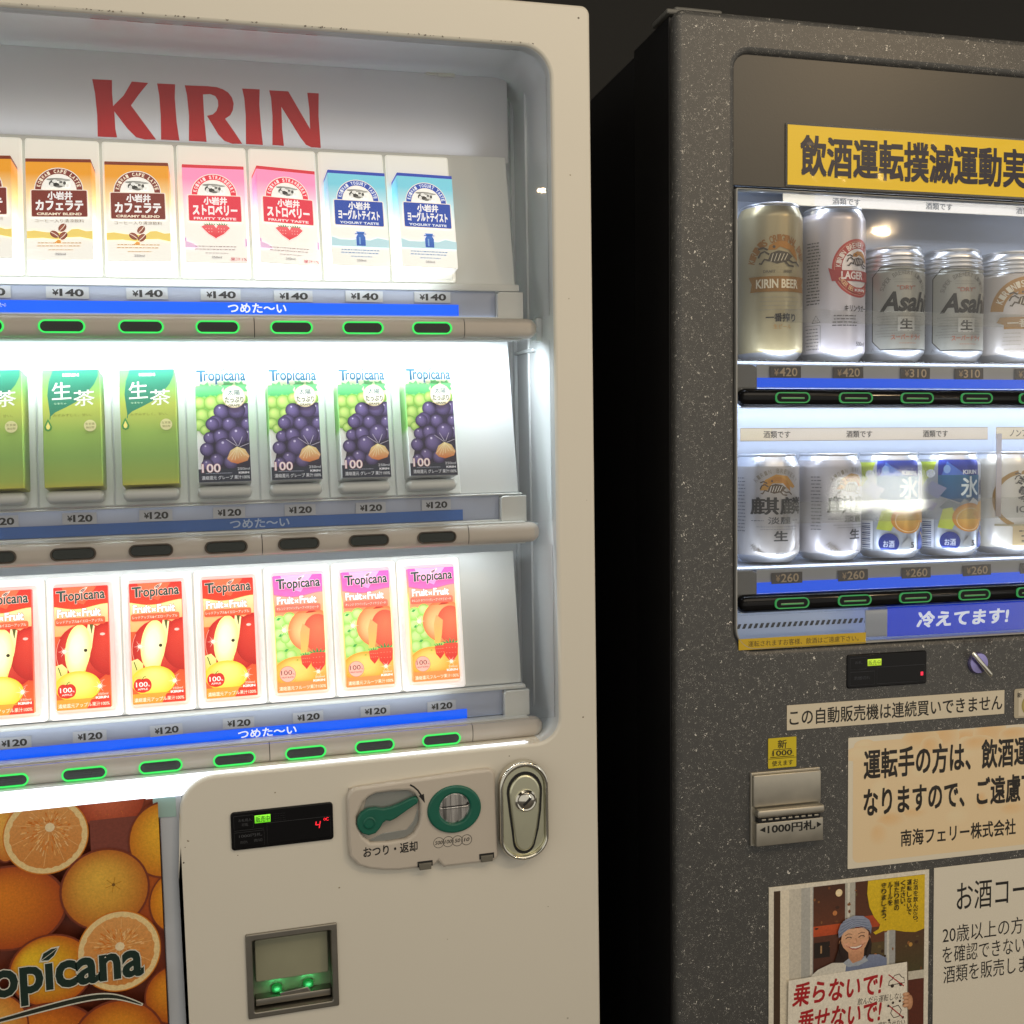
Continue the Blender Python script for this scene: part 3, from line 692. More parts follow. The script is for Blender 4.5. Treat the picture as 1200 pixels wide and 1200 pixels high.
    sd = [(0, '#d97a2a'), (h * .3, '#e4502a'), (h, '#c2180f')] if red else [(0, '#ee8240'), (h * .35, '#d8c060'), (h * .7, '#a4d870'), (h * .8, '#f0a060'), (h, '#dc58a4')]
    return A, w, h, sd, '#b81810' if red else '#cf4a96'

# ---------------------------------------------------------------- can prints: x is the arc from the can's front line
def beast(A, x, z, s, gold='#c08a34', dark='#2c241c', light='#efe6d0'):
    """the brewer's galloping creature"""
    A.poly([(x - 9 * s, z + 3 * s), (x - 8 * s, z + 6 * s), (x - 3 * s, z + 8.5 * s), (x + 3 * s, z + 8.5 * s), (x + 9 * s, z + 5 * s), (x + 12 * s, z + 0 * s), (x + 12.5 * s, z - 4 * s), (x + 9 * s, z - 1 * s), (x + 5 * s, z + 3 * s), (x - 1 * s, z + 5 * s), (x - 4 * s, z + 3 * s)], gold)
    A.disc(x - 5 * s, z + 5 * s, 1.0 * s, edge=dark, n=8)
    A.poly([(x - 9 * s, z - 4 * s), (x - 7 * s, z + 1 * s), (x - 2 * s, z + 2.6 * s), (x + 4 * s, z + 1.6 * s), (x + 8 * s, z - 1 * s), (x + 4 * s, z - 4.4 * s), (x - 3 * s, z - 6 * s)], dark)
    for k in range(5): A.stroke([(x - 7 * s + k * 2.2 * s, z - 4.6 * s + k * .2 * s), (x - 5.5 * s + k * 2.4 * s, z + .6 * s)], .5 * s, light)
    for p in (((-8, 0), (-11, 2), (-13.5, 1), (-15, -2)), ((-8, -4), (-11, -3), (-13, -6), (-14.5, -5.5)), ((4, -3), (8, -5), (11, -4.6), (14, -7)), ((2, -4), (5, -7), (9, -7.4)), ((-9, 3), (-12, 4.6), (-15, 3.6))):
        A.stroke([(x + a * s, z + b * s) for a, b in p], 1.2 * s, dark)

def can_kirin_gold():
    A = Art(.03)
    A.arc_text("KIRIN'S ORIGINAL BREW", 2, 100, 34, 168, 18, 8.5, '#9a6820', .03, .55)
    beast(A, 3, 116, 1.7, '#b07820', '#4c4230', '#d9d0b8')
    A.text('DRAFT', -17, 96, -4, 99, '#6d6450', .02); A.text('BEER', 6, 96, 16, 99, '#6d6450', .02)
    A.poly([(-30, 84), (-34, 92), (-26, 92), (28, 92), (38, 92), (33, 84), (38, 75), (-24, 75), (-32, 75)], '#9a6c24'); A.text('KIRIN BEER', -25, 79, 24, 89, '#f2e8cc', .03)
    A.lines(-26, 28, 69, 4, 4.6, '#a39b86', .8, 6)
    A.text('一番搾り', -14, 42, 20, 51, '#2c2620', .04); A.text('生ビール', -6, 34, 14, 39, '#b98a44', .01)
    return A

def can_lager():
    A = Art(.03); cx, cz = 21, 104
    A.disc(cx, cz, 33, edge='#b8403c', n=48); A.disc(cx, cz, 30.5, edge='#d9a088', n=44); A.disc(cx, cz, 30, edge='#b23a36', n=44); A.disc(cx, cz, 22, edge='#f3eef0', n=40)
    A.arc_text('KIRIN BREWERY COMPANY', cx, cz, 26, 178, 2, 6, '#f4e4dc', .02, .6)
    beast(A, cx + 1, cz + 9, 1.15, '#b87c28', '#3c2c26', '#efe6e0')
    A.poly([(-12, 89), (-16, 104), (-8, 101), (50, 101), (58, 104), (54, 89)], '#a83434'); A.text('LAGER', -2, 91, 27, 100, '#f7ecec', .035)
    A.arc_text('LAGER BEER SINCE', cx, cz, 26, 205, 290, 5, '#e8b890', .02, .6)
    A.poly(rrect(12, 76, 34, 82, 1, 3), '#c04a44'); A.text('KIRIN', 14, 77.5, 30, 80.5, '#ffffff', .02)
    A.text('キリンラガー', 2, 55, 33, 62, '#2e2a2c', .03)
    A.lines(-12, 18, 50, 4, 3.6, '#5a5458', 1.2, 9); A.text('500ml', 16, 16, 30, 21, '#3c383c', .01)
    A.lines(-42, -24, 133, 20, 3.6, '#4c4a4e', 1.3, 12); A.stroke([(-34, 43), (-24, 43), (-29, 51), (-34, 43), (-26, 43)], .8, '#333333'); A.text('アルミ', -32, 44.5, -27, 46.5, '#333333', .01)
    A.outline(rrect(-44, 8, -24, 40, .5, 2), .5, '#777777'); A.lines(-43, -25, 36, 8, 3.8, '#66646a', 1, 14)
    return A

def can_dry():
    A = Art(.03)
    o = [(-18, 12), (-28, 22), (-28, 96), (-18, 107), (60, 107), (60, 12)]
    A.poly(o, '#a4a59e'); A.stroke([(60, 12), (-18, 12), (-28, 22), (-28, 96), (-18, 107), (60, 107)], 1.3, '#1c1c1c')
    A.arc_text('SUPER BREWERY LIMITED', 10, 72, 28, 165, 15, 5, '#6e6e6a', .0, .6)
    A.lines(-6, 24, 92, 2, 3, '#8e8e88', .5, 3); A.text('"DRY"', 0, 80, 22, 85, '#a86a5a', .01)
    A.text('Asahi', -19, 55, 46, 78, '#161614', .034, shear=.3)
    A.lines(-24, 34, 50, 8, 3.3, '#8a8a86', .7, 4)
    A.rect(1, 33, 21, 49, '#c4c4be'); A.text('生', 4, 35.5, 18, 46.5, '#141412', .035)
    A.text('スーパードライ', -6, 23, 30, 29, '#b5654c', .02); A.lines(2, 24, 19, 1, 2, '#b5806c', .7, 4)
    A.text('350ml', 4, 8, 16, 11, '#77777a', .0); A.stroke([(-32, 6), (-22, 6), (-27, 14), (-32, 6), (-24, 6)], .7, '#555555')
    A.lines(-44, -36, 90, 16, 4.5, '#7a7c80', 1.1, 21)
    return A

def can_kirin_white():
    A = Art(.03)
    A.band(10, 56, 29, 44, 5, 175, '#b98a48'); A.arc_text("KIRIN'S ICHIBAN", 10, 56, 36, 160, 25, 8, '#f4ecd8', .02, .6)
    beast(A, 10, 74, 1.5, '#b8863c', '#5a4e3c', '#efe8d8')
    A.poly([(-26, 46), (-22, 52), (45, 52), (45, 38), (-18, 38), (-18, 43)], '#b98a48'); A.text('一番搾り', -14, 40, 34, 50, '#f6efdc', .03)
    A.text('生', 8, 24, 20, 34, '#b98a48', .04); A.lines(-20, 3, 33, 4, 4.5, '#b3aa98', .8, 6); A.lines(-20, 24, 14, 2, 4, '#bbb2a2', .8, 7)
    return A

def can_tanrei():
    A = Art(.03)
    A.poly([(-18, 82), (-12, 94), (0, 100), (14, 98), (26, 86), (22, 84), (10, 90), (-4, 90), (-10, 82)], '#c08c38')
    beast(A, 2, 86, 1.3, '#b87c20', '#5c4c3c', '#f0ece4')
    A.arc_text('KIRIN BREWERY', 2, 70, 34, 140, 40, 5, '#8c8478', .0, .6)
    A.text('麒麟', -28, 55, 36, 74, '#161618', .022)
    A.text('淡麗', -9, 44, 18, 52, '#505054', .01); A.lines(-28, -12, 48, 1, 2, '#6c6c70', .9, 3); A.lines(20, 32, 48, 1, 2, '#6c6c70', .9, 5)
    A.lines(-24, 30, 41, 2, 3, '#8a8a8e', .7, 7); A.text('生', -2, 25, 14, 36, '#3a3a3c', .03)
    A.arc_text('HAPPOSHU DRAFT BREWED', 4, 42, 38, 215, 325, 6, '#9a948c', .02, .6)
    A.text('KIRIN', 0, 8, 16, 11.5, '#4a4a4e', .03); A.lines(-26, -4, 9.5, 1, 2, '#77777a', 1, 5)
    A.lines(-47, -34, 96, 16, 4, '#6f6f74', 1.1, 18)
    return A

def can_chuhi():
    A = Art(.03)
    A.rect(-24, 96, 28, 114, '#0c2a9c', '#1438ac'); A.poly([(-20, 96), (-14, 112), (8, 96)], '#4c7ce0'); A.disc(-14, 103, 4, 5, edge='#8fb8f4', n=12)
    A.poly([(-60, 112), (-60, 84), (-44, 84), (-30, 100), (-26, 112)], '#b9cc3c'); A.disc(-33, 98, 6, 5, edge='#e8ecf0', n=10)
    A.rect(28, 20, 46, 112, '#c8ced8'); A.text('KIRIN', 4, 97, 24, 102, '#dfe8fa', .04)
    A.poly([(-24, 72), (30, 54), (30, 96), (-24, 96)], '#08487e', '#0c6a9c'); A.text('氷', 2, 70, 27, 94, '#e4f2fa', .02); A.text('結', 32, 72, 46, 92, '#2d3a6c', .03)
    for (x, z, q, c) in ((-10, 58, 12, '#7c8894'), (8, 60, 10, '#8e98a4'), (-28, 78, 14, '#9aa0c4'), (-34, 60, 10, '#8c8ab4'), (20, 62, 9, '#dfe4ea'), (-4, 48, 12, '#98a2ac'), (34, 60, 8, '#a2a6bc')):
        A.poly([(x - q, z), (x - q * .2, z + q * .8), (x + q, z + q * .2), (x + q * .3, z - q * .7)], c)
    A.poly([(-24, 34), (-18, 56), (-8, 58), (-2, 44), (-8, 32)], '#c3d23c', '#dbe46a')
    A.disc(14, 46, 22, 17, edge='#dc8c20', mid='#f6cc60', n=26); A.outline(ell(14, 44, 17, 13, 22), 1.0, '#f9dca4')
    A.poly([(18, 50), (30, 64), (40, 66), (44, 40), (28, 42)], '#e29a2c', '#f0b848')
    A.poly([(28, 4), (28, 26), (36, 36), (50, 30), (50, 4)], '#1f3f94'); A.stroke([(34, 30), (44, 22)], 2.5, '#d2b040')
    A.disc(-10, 18, 11.5, edge='#0c2a84', n=26); A.text('お酒', -16, 13, -4, 21, '#dfe8fa', .01)
    A.poly([(4, 6), (4, 16), (13, 25), (22, 14), (22, 6)], '#a8adb2'); A.text('5', 16, 12, 21, 19, '#4a4c50', .03); A.lines(5, 22, 9, 1, 2, '#6c7076', 1.5, 3)
    A.rect(-44, 8, -28, 44, '#e8ecf2')
    for k in range(14): A.rect(-43, 10 + k * 2.3, -31, 10 + k * 2.3 + (.6 + (k * 7 % 3) * .35), '#3c4c80')
    return A

def can_malt():
    A = Art(.03)
    A.band(8, 66, 30, 35, 100, 250, '#b08a4a'); beast(A, 16, 92, 1.2, '#b08a4a', '#5b5048', '#eee8da')
    A.text('澪', 2, 74, 26, 92, '#2e2a2c', .02); A.text('零', 2, 60, 26, 80, '#2e2a2c', .02); A.text('ICHI', 0, 50, 26, 58, '#3a3638', .02)
    A.rect(-24, 34, 50, 36, '#b5a884'); A.rect(-4, 4, 50, 34, '#c9b388'); A.lines(2, 40, 28, 4, 6, '#5c5040', 1.6, 4)
    return A

# ---------------------------------------------------------------- the big poster of oranges (x, z in the white machine's frame)
def orange_poster():
    A = Art(.02); x0, x1, z0, z1 = -640, -50, -1160, -356
    A.rect(x0, z0, x1, z1, '#7c3a28', '#90442c')
    rr = random.Random(11)
    def whole(x, z, r, rz=None, c='#cc7424', m='#f6bc52', hx=-.25, hz=.35, navel=False):
        A.disc(x, z, r * 1.05, (rz or r) * 1.05, edge='#7c3418', n=40); A.disc(x, z, r, rz, edge=c, mid=m, hx=hx, hz=hz, n=44)
        q = rr.random() * 6
        for k in range(26):
            a = rr.random() * 6.28; d = rr.random() ** .5 * .85; A.disc(x + r * d * math.cos(a), z + (rz or r) * d * math.sin(a), .35, edge='#e89028', n=5); A.k -= .92
        A.k = math.ceil(A.k)
        if navel:
            for k in range(6): a = k * 1.05 + .3; A.stroke([(x + r * .2, z + r * .1), (x + r * .2 + r * .2 * math.cos(a), z + r * .1 + r * .2 * math.sin(a))], .7, '#c98a1c')
            A.disc(x + r * .2, z + r * .1, 1.6, edge='#7a5418', n=8)
    def slice_(x, z, r, rz, ax=.1, az=.2):
        A.disc(x, z, r, rz, edge='#d9801c', n=48); A.disc(x, z, r * .97, rz * .97, edge='#f3d79a', n=48)
        pts = [(x + r * .84 * math.cos(math.tau * i / 60) * (1 + .02 * math.sin(i * 2.1)), z + rz * .84 * math.sin(math.tau * i / 60) * (1 + .02 * math.sin(i * 3.3))) for i in range(60)]
        A.poly(pts, '#d88c40', '#e6a45c')
        ox, oz = x + r * ax, z + rz * az
        for k in range(10):
            a = k * math.tau / 10 + .2; A.stroke([(ox, oz), (x + r * .8 * math.cos(a), z + rz * .8 * math.sin(a))], .5, '#f4c07a')
        for k in range(150):
            a = rr.random() * 6.28; d0 = rr.uniform(.2, .62); d1 = d0 + rr.uniform(.06, .16)
            p = lambda d: (ox + (x + r * .84 * math.cos(a) - ox) * d, oz + (z + rz * .84 * math.sin(a) - oz) * d)
            A.stroke([p(d0), p(d1)], .9, rr.choice(('#f4b868', '#dd7c1c', '#f8cc8c', '#e89038'))); A.k -= .97
        A.k = math.ceil(A.k)
        for k in range(9): a = k * .7; A.disc(ox + 2 * math.cos(a), oz + 2 * math.sin(a), 2.4, edge='#f6e2b8', n=8)
    # further fruit to the left and below, outside the picture
    for i in range(7):
        for j in range(9):
            x, z = -235 - i * 62 + rr.uniform(-9, 9), -400 - j * 84 + rr.uniform(-9, 9)
            if x > -600 and z > -1110: (whole(x, z, 36) if (i + j) % 4 else slice_(x, z, 34, 34))
    for j in range(6):
        for i in range(3): whole(-180 + i * 55 + rr.uniform(-8, 8), -680 - j * 82, 36)
    whole(-92, -352, 30, 30, '#a8401e', '#d8704c'); A.rect(-112, -470, -60, -372, '#824032'); whole(-64, -440, 20, 40, '#9c3c10', '#c2600e')
    whole(-186, -372, 12, 30); whole(-185, -447, 48, 39, '#b04a0c', '#e8881c')
    slice_(-150.5, -381.5, 37.5, 37.5)
    whole(-46, -398, 31, 36, '#d07a10', '#f8c030', .1); whole(-37, -461, 24, 30, '#d0760e', '#f2a820')
    whole(-101, -440, 38.5, 38.5, '#c06c1c', '#efbe48', -.15, .35, True)
    whole(-152, -512, 36, 34, '#c8640e', '#f6cc28', -.6, .4); slice_(-91, -502, 38, 40, .02, .12)
    whole(-40, -553, 29, 29, '#b8580a', '#e89820'); whole(-160, -580, 46, 36, '#a8480a', '#e8861a'); whole(-96, -595, 42, 44, '#b4540c', '#ec9a24', 0, .4)
    whole(-205, -560, 30, 34)
    # name over the fruit
    X0 = -247
    W_ = '#dcdacb'
    A.text('ropıcana', X0 + 26, -541.5, -69.5, -503.5, '#0d2a20', .03, (W_, .02), slope=.02)
    A.text('T', X0, -536, X0 + 38, -486, '#0d2a20', .035, (W_, .022))
    lf = [(-160.5, -500.5), (-158, -494), (-151, -490.5), (-145, -490), (-149, -497), (-154, -501)]
    A.poly([(-152.5 + (p[0] + 152.5) * 1.22, -495.5 + (p[1] + 495.5) * 1.28) for p in lf], W_); A.poly(lf, '#0d2a20'); A.stroke([lf[0], (-152, -495), lf[3]], .5, W_)
    sw = [(-240, -558), (-201, -553), (-163, -547.5), (-125, -543), (-105, -543.5), (-90, -548), (-72, -558)]
    def smooth(p):
        for _ in range(2):
            q = [p[0]]
            for a, b in zip(p, p[1:]): q += [(a[0] * .75 + b[0] * .25, a[1] * .75 + b[1] * .25), (a[0] * .25 + b[0] * .75, a[1] * .25 + b[1] * .75)]
            p = q + [p[-1]]
        return p
    A.stroke(smooth(sw), 2.2, W_, 7); A.stroke(smooth(sw)[1:-1], .8, '#23281a', 4.4)
    return A, (x0, z0, x1, z1)

def woman_poster(w=204, h=288):
    """photo poster: a smiling woman in a blue headscarf holding up a hand-lettered board; x 0..w, z measured down from the top edge"""
    A = Art(.02)
    def P(x, y): return (x, -y)
    def R(x0, y0, x1, y1, c, c2=None): A.rect(x0, -y1, x1, -y0, c, c2)
    A.rect(0, -h, w, 0, '#e8e2d2')
    px0, px1, py0, py1 = 6, 198, 5, h - 6
    R(px0, py0, px1, py1, '#5c3420', '#5e3826')
    R(px0, py0, 14, py1, '#463424'); R(14, py0, 25, py1, '#e6dcc4', '#e9e0cc'); R(25, py0, 40, py1, '#c8c2b4', '#d2ccbe'); R(40, py0, 55, py1, '#9ea09e', '#b9b8b2'); R(51, py0, 54, py1, '#d4d0c6')
    R(55, py0, 95, 62, '#6c3a22', '#4c2e20'); R(55, 51, 140, 63, '#b84c26', '#c8562a'); R(55, 63, 90, 112, '#4c2c20', '#5a3424'); R(56, 70, 76, 88, '#261c16'); R(64, 74, 66, 83, '#b08a60')
    R(95, py0, 108, 60, '#b8b6ac'); R(98, py0, 101, 60, '#dcd8ca'); R(108, py0, 198, 92, '#6a3c24', '#54301e'); R(108, 46, 145, 60, '#b44a24')
    R(146, 60, 160, 130, '#a9aaa8'); R(149, 60, 152, 130, '#d0cec4'); R(160, 66, 198, 122, '#4c4628', '#5a3c24'); R(160, 118, 198, 128, '#cfc9b8'); R(160, 128, 198, 288 - 6, '#5e2c1c'); R(120, 78, 146, 120, '#5a4a2c')
    rr = random.Random(5)
    for k in range(70):
        x = rr.uniform(56, 196); y = rr.uniform(8, 118)
        A.disc(x, -y, rr.uniform(.6, 2.6), rr.uniform(.6, 2.2), edge=rr.choice(('#7a4a2a', '#8a5a34', '#452a1c', '#6b5a34', '#946234', '#3c2818')), n=8); A.k -= .95
    A.k = math.ceil(A.k)
    A.disc(87, -15, 4.4, edge='#f4d8a4', mid='#fff0cc', n=14); A.disc(82, -38, 3, edge='#c8804a', n=10); A.disc(180, -86, 2.6, edge='#c09048', n=8); A.disc(134, -94, 3, edge='#c8844a', n=8)
    # bubble
    A.poly([P(x, y) for x, y in ((124, py0), (123, 20), (126, 36), (132, 48), (140, 58), (138, 63), (131, 66), (134, 69), (144, 66), (156, 66), (172, 70), (186, 72), (198, 69), (198, py0))], '#dcb81c', '#e6c424')
    cols = ('お酒を飲んだら、', '運転しないで', 'ください。', '当たり前の', 'ルールを', '守りましょう。')
    for k, s in enumerate(cols):
        x = 186 - k * 8.4; y = 9
        for ch in s:
            if ch in '、。': A.disc(x + 2, -(y + 1.2), .8, edge='#2c2410', n=6); y += 4; continue
            A.text(ch, x - (3 if ch != 'ー' else .5), -(y + 6.2), x + (3 if ch != 'ー' else .5), -y, '#2c2410', .02); y += 7
    i0 = len(A.parts)
    # hair, neck, shoulders
    A.poly([P(x, y) for x, y in ((88, 86), (84, 104), (80, 118), (84, 124), (96, 124), (122, 122), (128, 112), (126, 96), (124, 84))], '#2c1c16')
    A.poly([P(x, y) for x, y in ((52, 132), (60, 124), (78, 116), (92, 118), (100, 126), (96, 140), (50, 140))], '#d8d4c8'); A.poly([P(x, y) for x, y in ((96, 120), (124, 110), (138, 112), (148, 120), (148, 140), (94, 140))], '#6c7898', '#8690ac')
    A.poly([P(x, y) for x, y in ((98, 96), (99, 116), (104, 122), (114, 120), (118, 112), (119, 96))], '#c08a68', '#d49c78')
    A.poly([P(x, y) for x, y in ((92, 118), (99, 112), (104, 121), (116, 117), (120, 112), (124, 120), (112, 126), (98, 126))], '#a8b0bc')
    # face
    face = [(90, 72), (89, 84), (92, 93), (98, 102), (106, 107), (113, 105), (120, 97), (124, 86), (124, 72), (118, 64), (97, 64)]
    A.poly([P(x, y) for x, y in face], '#d8a07a', '#e8b894'); A.disc(88.5, -84, 2, 4, edge='#cc9470', n=10); A.disc(125, -82, 1.8, 4, edge='#cc9470', n=10)
    A.disc(96, -90, 5, 4, edge='#dfa582', mid='#ecb496', n=14); A.disc(118, -88, 5, 4, edge='#dfa582', mid='#ecb496', n=14); A.disc(107, -103, 6, 3, edge='#d69c78', n=14)
    for sx, c in ((98.5, -1), (115, 1)):
        A.stroke([P(sx - 4.4, 74), P(sx, 71.6), P(sx + 4.4, 73)], .9, '#5a3a28'); A.stroke([P(sx - 3.8, 79.6), P(sx - 1, 77.2), P(sx + 2, 77.2), P(sx + 4, 79.2)], 1.3, '#38221a'); A.stroke([P(sx - 3, 81), P(sx, 81.6), P(sx + 3, 80.8)], .4, '#b8805e')
    A.stroke([P(107.6, 80), P(109, 87), P(107, 88.6), P(104.6, 87.8)], .7, '#b87c5c'); A.disc(107, -86.6, 2, 1.6, edge='#e2a884', mid='#f0c0a0', n=10)
    A.poly([P(x, y) for x, y in ((97.5, 92.4), (102, 93.4), (108, 93.6), (114, 92.6), (118, 90.6), (115, 96), (109, 99), (103, 98))], '#b04a44'); A.poly([P(x, y) for x, y in ((99.5, 93), (108, 94.2), (116.5, 92), (113, 95.6), (108, 97), (102.6, 95.8))], '#f4ece0')
    A.stroke([P(96, 90), P(97, 93.4)], .5, '#b87c5c'); A.stroke([P(119.6, 88.4), P(118.4, 91.8)], .5, '#b87c5c')
    # headscarf
    A.poly([P(x, y) for x, y in ((86, 76), (85, 66), (88, 55), (95, 47), (106, 43), (117, 45), (125, 53), (128, 64), (127, 76), (124, 68), (116, 62), (104, 62), (94, 66), (89, 74))], '#75809c', '#9aa4bc')
    for k in range(9): A.stroke([P(86 + k * .6, 74 - k * 3), P(104, 58 - k * 1.4), P(127 - k, 70 - k * 2.6)], .5, '#646e8c' if k % 2 else '#aab2c6')
    A.poly([P(x, y) for x, y in ((88, 78), (86, 92), (88, 104), (92, 112), (92, 100), (90, 90))], '#2c1c16'); A.poly([P(x, y) for x, y in ((125, 78), (128, 92), (127, 106), (121, 116), (121, 104), (124, 92))], '#2c1c16')
    for q in range(i0, len(A.parts)):
        pts, f, c, kk = A.parts[q]; A.parts[q] = ([(x, -(43 + (-z - 43) * .71)) for x, z in pts], f, c, kk)
    # board she holds, hand-lettered
    b = [(23, 108), (174, 105), (177, 284), (20, 284)]
    A.poly([P(x + 1.5, y + 1.5) for x, y in b], '#6a5a48'); A.poly([P(x, y) for x, y in b], '#ebe3d0', '#f1ebdc')
    A.text('乗らないで!', 28, -139, 142, -113, '#b01c22', .028, shear=.2); A.text('乗せないで!', 34, -171, 141, -145, '#b01c22', .028, shear=.2)
    A.text('飲んだら運転しない', 110, -148, 170, -140, '#3c3028', .0, shear=.2); A.text('運転させない', 137, -180, 172, -172, '#3c3028', .0)
    car = [(150, 130), (151, 125), (155, 123), (158, 119), (164, 118), (167, 122), (170, 123), (171, 129), (150, 130)]
    A.stroke([P(*p) for p in car], .9, '#3a2c26'); A.disc(155, -131, 2.2, edge='#3a2c26', n=10); A.disc(166, -130.5, 2.2, edge='#3a2c26', n=10); A.stroke([P(150, 117), P(170, 133)], 1.2, '#b01c22')
    A.outline([P(x, y) for x, y in ((156, 156), (163, 155), (167, 161), (164, 168), (157, 169), (153, 163))], .9, '#3a2c26')
    for p in ((150, 154), (156, 151), (165, 150), (170, 155), (151, 171), (169, 170)): A.disc(p[0], -p[1], 1.6, edge='#3a2c26', n=8)
    A.stroke([P(151, 154), P(169, 170)], 1.2, '#b01c22')
    # hands at the board's edges: the side of the palm and four finger ends each
    for hx, hy, d in ((174.5, 150, 1), (22, 176, -1)):
        A.disc(hx + d * 3, -hy - 3, 4.5, 9, edge='#b88460', mid='#d9a47e', n=14)
        for k in range(4): A.disc(hx - d * 1.5, -(hy - 7 + k * 4.4), 4.6, 2.2, edge='#c08a64', mid='#e6b692', n=12); A.stroke([P(hx + d * 2, hy - 4.8 + k * 4.4), P(hx - d * 4, hy - 4.8 + k * 4.4)], .35, '#94603e')
    return A
# ---------------------------------------------------------------- the hall around the machines
def structure(name, x0, x1, y0, y1, z0, z1, m):
    bm = bm_new(); box(bm, x0, x1, y0, y1, z0, z1); o = obj(name, bm, m); o['kind'] = 'structure'; return o
structure('floor', -3000, 4000, -4000, 1600, -40, 0, FLOOR)
structure('ceiling', -3000, 4000, -4000, 1600, 3400, 3440, CEIL)
bm = bm_new(); box(bm, -3000, 4000, 1500, 1560, 0, 3395); tag(obj('back_wall', bm, WALL), 'dark wall far behind the gap between the two machines', 'wall')
bm = bm_new(); box(bm, 300, 1400, 1380, 1496, 2020, 2075, 4); tag(obj('wall_rail', bm, mat('grey_wall_rail', (.10, .10, .10), .6)), 'dull grey rail on the dark wall, seen through the gap between the machines', 'rail')

# ================================================================ white machine
WM = empty('vending_machine', ML @ tr(0, 0, -1420), 'cream white drinks vending machine with three lit shelves of paper cartons and red lettering', 'vending machine')
Z0 = tr(0, 0, 1420)          # the machine's millimetre frame seen from its base
def wp(name, bm, mats, parent=None, M=None, sharp=35): return obj(name, bm, mats, parent or WM, (Z0 @ M if M is not None else Z0) if parent is None else M, sharp)

# door plate: one opening that steps down on the left where the poster sits
A0 = arcpts
hole = [(356 - 25, -341.5)] + A0(331, -316.5, 25, 25, 270, 360, 8) + [(356, 338)] + A0(326, 338, 30, 30.5, 0, 90, 10) + [(-615, 368.5)] + A0(-615, 338.5, 30, 30, 90, 180, 8) + [(-645, -1170), (-31, -1170), (-31, -376)] + list(reversed(A0(4, -376.5, 35, 35, 90, 180, 8)))
hole = hole[:1] + hole[1:]
bm = bm_new(); plate(bm, [rrect(-690, -1400, 398, 412, 9), hole, rrect(29, -589, 113, -508.5, 2)], 0, 46, 3.2)
wp('door', bm, ENAMEL)
bm = bm_new(); box(bm, -682, 392, 150, 720, -1400, 405, 4); wp('cabinet', bm, SIDE)
# liner
bm = bm_new()
lin_hole = [(331, -341.6)] + A0(330.6, -316.6, 25, 25, 270, 360, 8) + [(355.6, 338)] + A0(325.6, 338, 30, 30.1, 0, 90, 10) + [(-615, 368.1)] + A0(-615, 338.1, 29.6, 30, 90, 180, 8) + [(-644.6, -341.6)]
plate(bm, [rrect(-655, -352, 366, 378, 5), lin_hole], 3.6, 140, .5); box(bm, -650, 360, 146, 150, -350, 374); box(bm, 352, 362, 138, 148, -348, 372)
wp('liner', bm, LINER)
bm = bm_new(); box(bm, -644.5, -27.8, 14, 20, -1172, -355); wp('lower_backing', bm, LINER)
# handling marks on the enamel
rr = random.Random(21)
def scuff(x, z, r, c, n=7):
    A = Art(.01); A.poly([(r * rr.uniform(.5, 1.1) * math.cos(math.tau * k / n), r * rr.uniform(.4, 1.0) * math.sin(math.tau * k / n)) for k in range(n)], c)
    bm = bm_new(); A.to(bm); wp('scuff_mark', bm, INK, M=tr(x, -.03, z))
for x, z, r, c in ((386, 399, 1.5, '#5a5040'), (-24, -404, 1.3, '#8a7a60'), (-27, -410, .8, '#7a6a50'), (190, 405, 2.2, '#8f866f'), (382, -318, 1.3, '#83745a'), (375, 244, 1.2, '#b3a88e'), (120, -470, 1.0, '#93846a'),
                   (300, -352, 1.0, '#8a7c62'), (-29, -425, 1.1, '#4a4030'), (340, -520, .8, '#94866c'), (22, -424, 1.0, '#8a7c64'), (372, 120, .8, '#a0937a'), (230, -540, .7, '#9a8c72'), (60, -365, .9, '#938468')): scuff(x, z, r, c)
A = Art(.004)
for k in range(70):
    x = rr.uniform(-260, 345); A.poly([(x + rr.uniform(.2, 1.6) * math.cos(a), 370.4 + abs(rr.gauss(0, 1.1)) * .6 + rr.uniform(.1, .7) * math.sin(a)) for a in (0, 1.3, 2.6, 3.9, 5.2)], rr.choice(('#6e665a', '#8a8272', '#5a5348')))
bm = bm_new(); A.to(bm, y=-.02); o = wp('edge_grime', bm, INK); o['kind'] = 'stuff'
# header with the brewer's name
bm = bm_new(); box(bm, -646, 340, 108, 112, 277.5, 368); hd = wp('header_panel', bm, HEADER)
def kz(p):
    x, y = p; t = (x - 105) / 998; yt = 38 + 60 * t; yb = 298 + 44 * t
    return (-86.4 + 222.6 * t, 284.6 + (yb - y) / (yb - yt) * 56)
LOGO = ([(105, 38), (188, 42), (186, 100), (188, 158), (235, 110), (272, 48), (342, 54), (300, 105), (264, 155), (366, 308), (318, 308), (280, 298), (245, 260), (192, 182), (193, 260), (199, 299), (117, 296), (119, 200), (114, 100)],
        [(380, 56), (458, 60), (454, 120), (458, 230), (467, 312), (387, 308), (390, 200), (387, 110)],
        [(500, 64), (600, 68), (640, 72), (668, 82), (690, 96), (706, 118), (713, 145), (708, 175), (696, 197), (672, 213), (705, 262), (745, 325), (700, 325), (665, 312), (640, 285), (592, 200), (618, 194), (635, 178), (644, 155), (643, 130), (632, 112), (610, 103), (578, 105), (580, 220), (586, 317), (508, 313), (513, 200), (508, 110)],
        [(753, 78), (832, 82), (828, 150), (832, 250), (838, 330), (761, 326), (765, 200), (761, 120)],
        [(875, 86), (962, 91), (1057, 258), (1056, 170), (1049, 97), (1102, 100), (1098, 200), (1104, 342), (1060, 340), (1035, 328), (1010, 295), (928, 160), (928, 260), (934, 333), (881, 330), (886, 200), (882, 120)])
A = Art()
for g in LOGO: A.poly([kz(p) for p in g], '#b0141a')
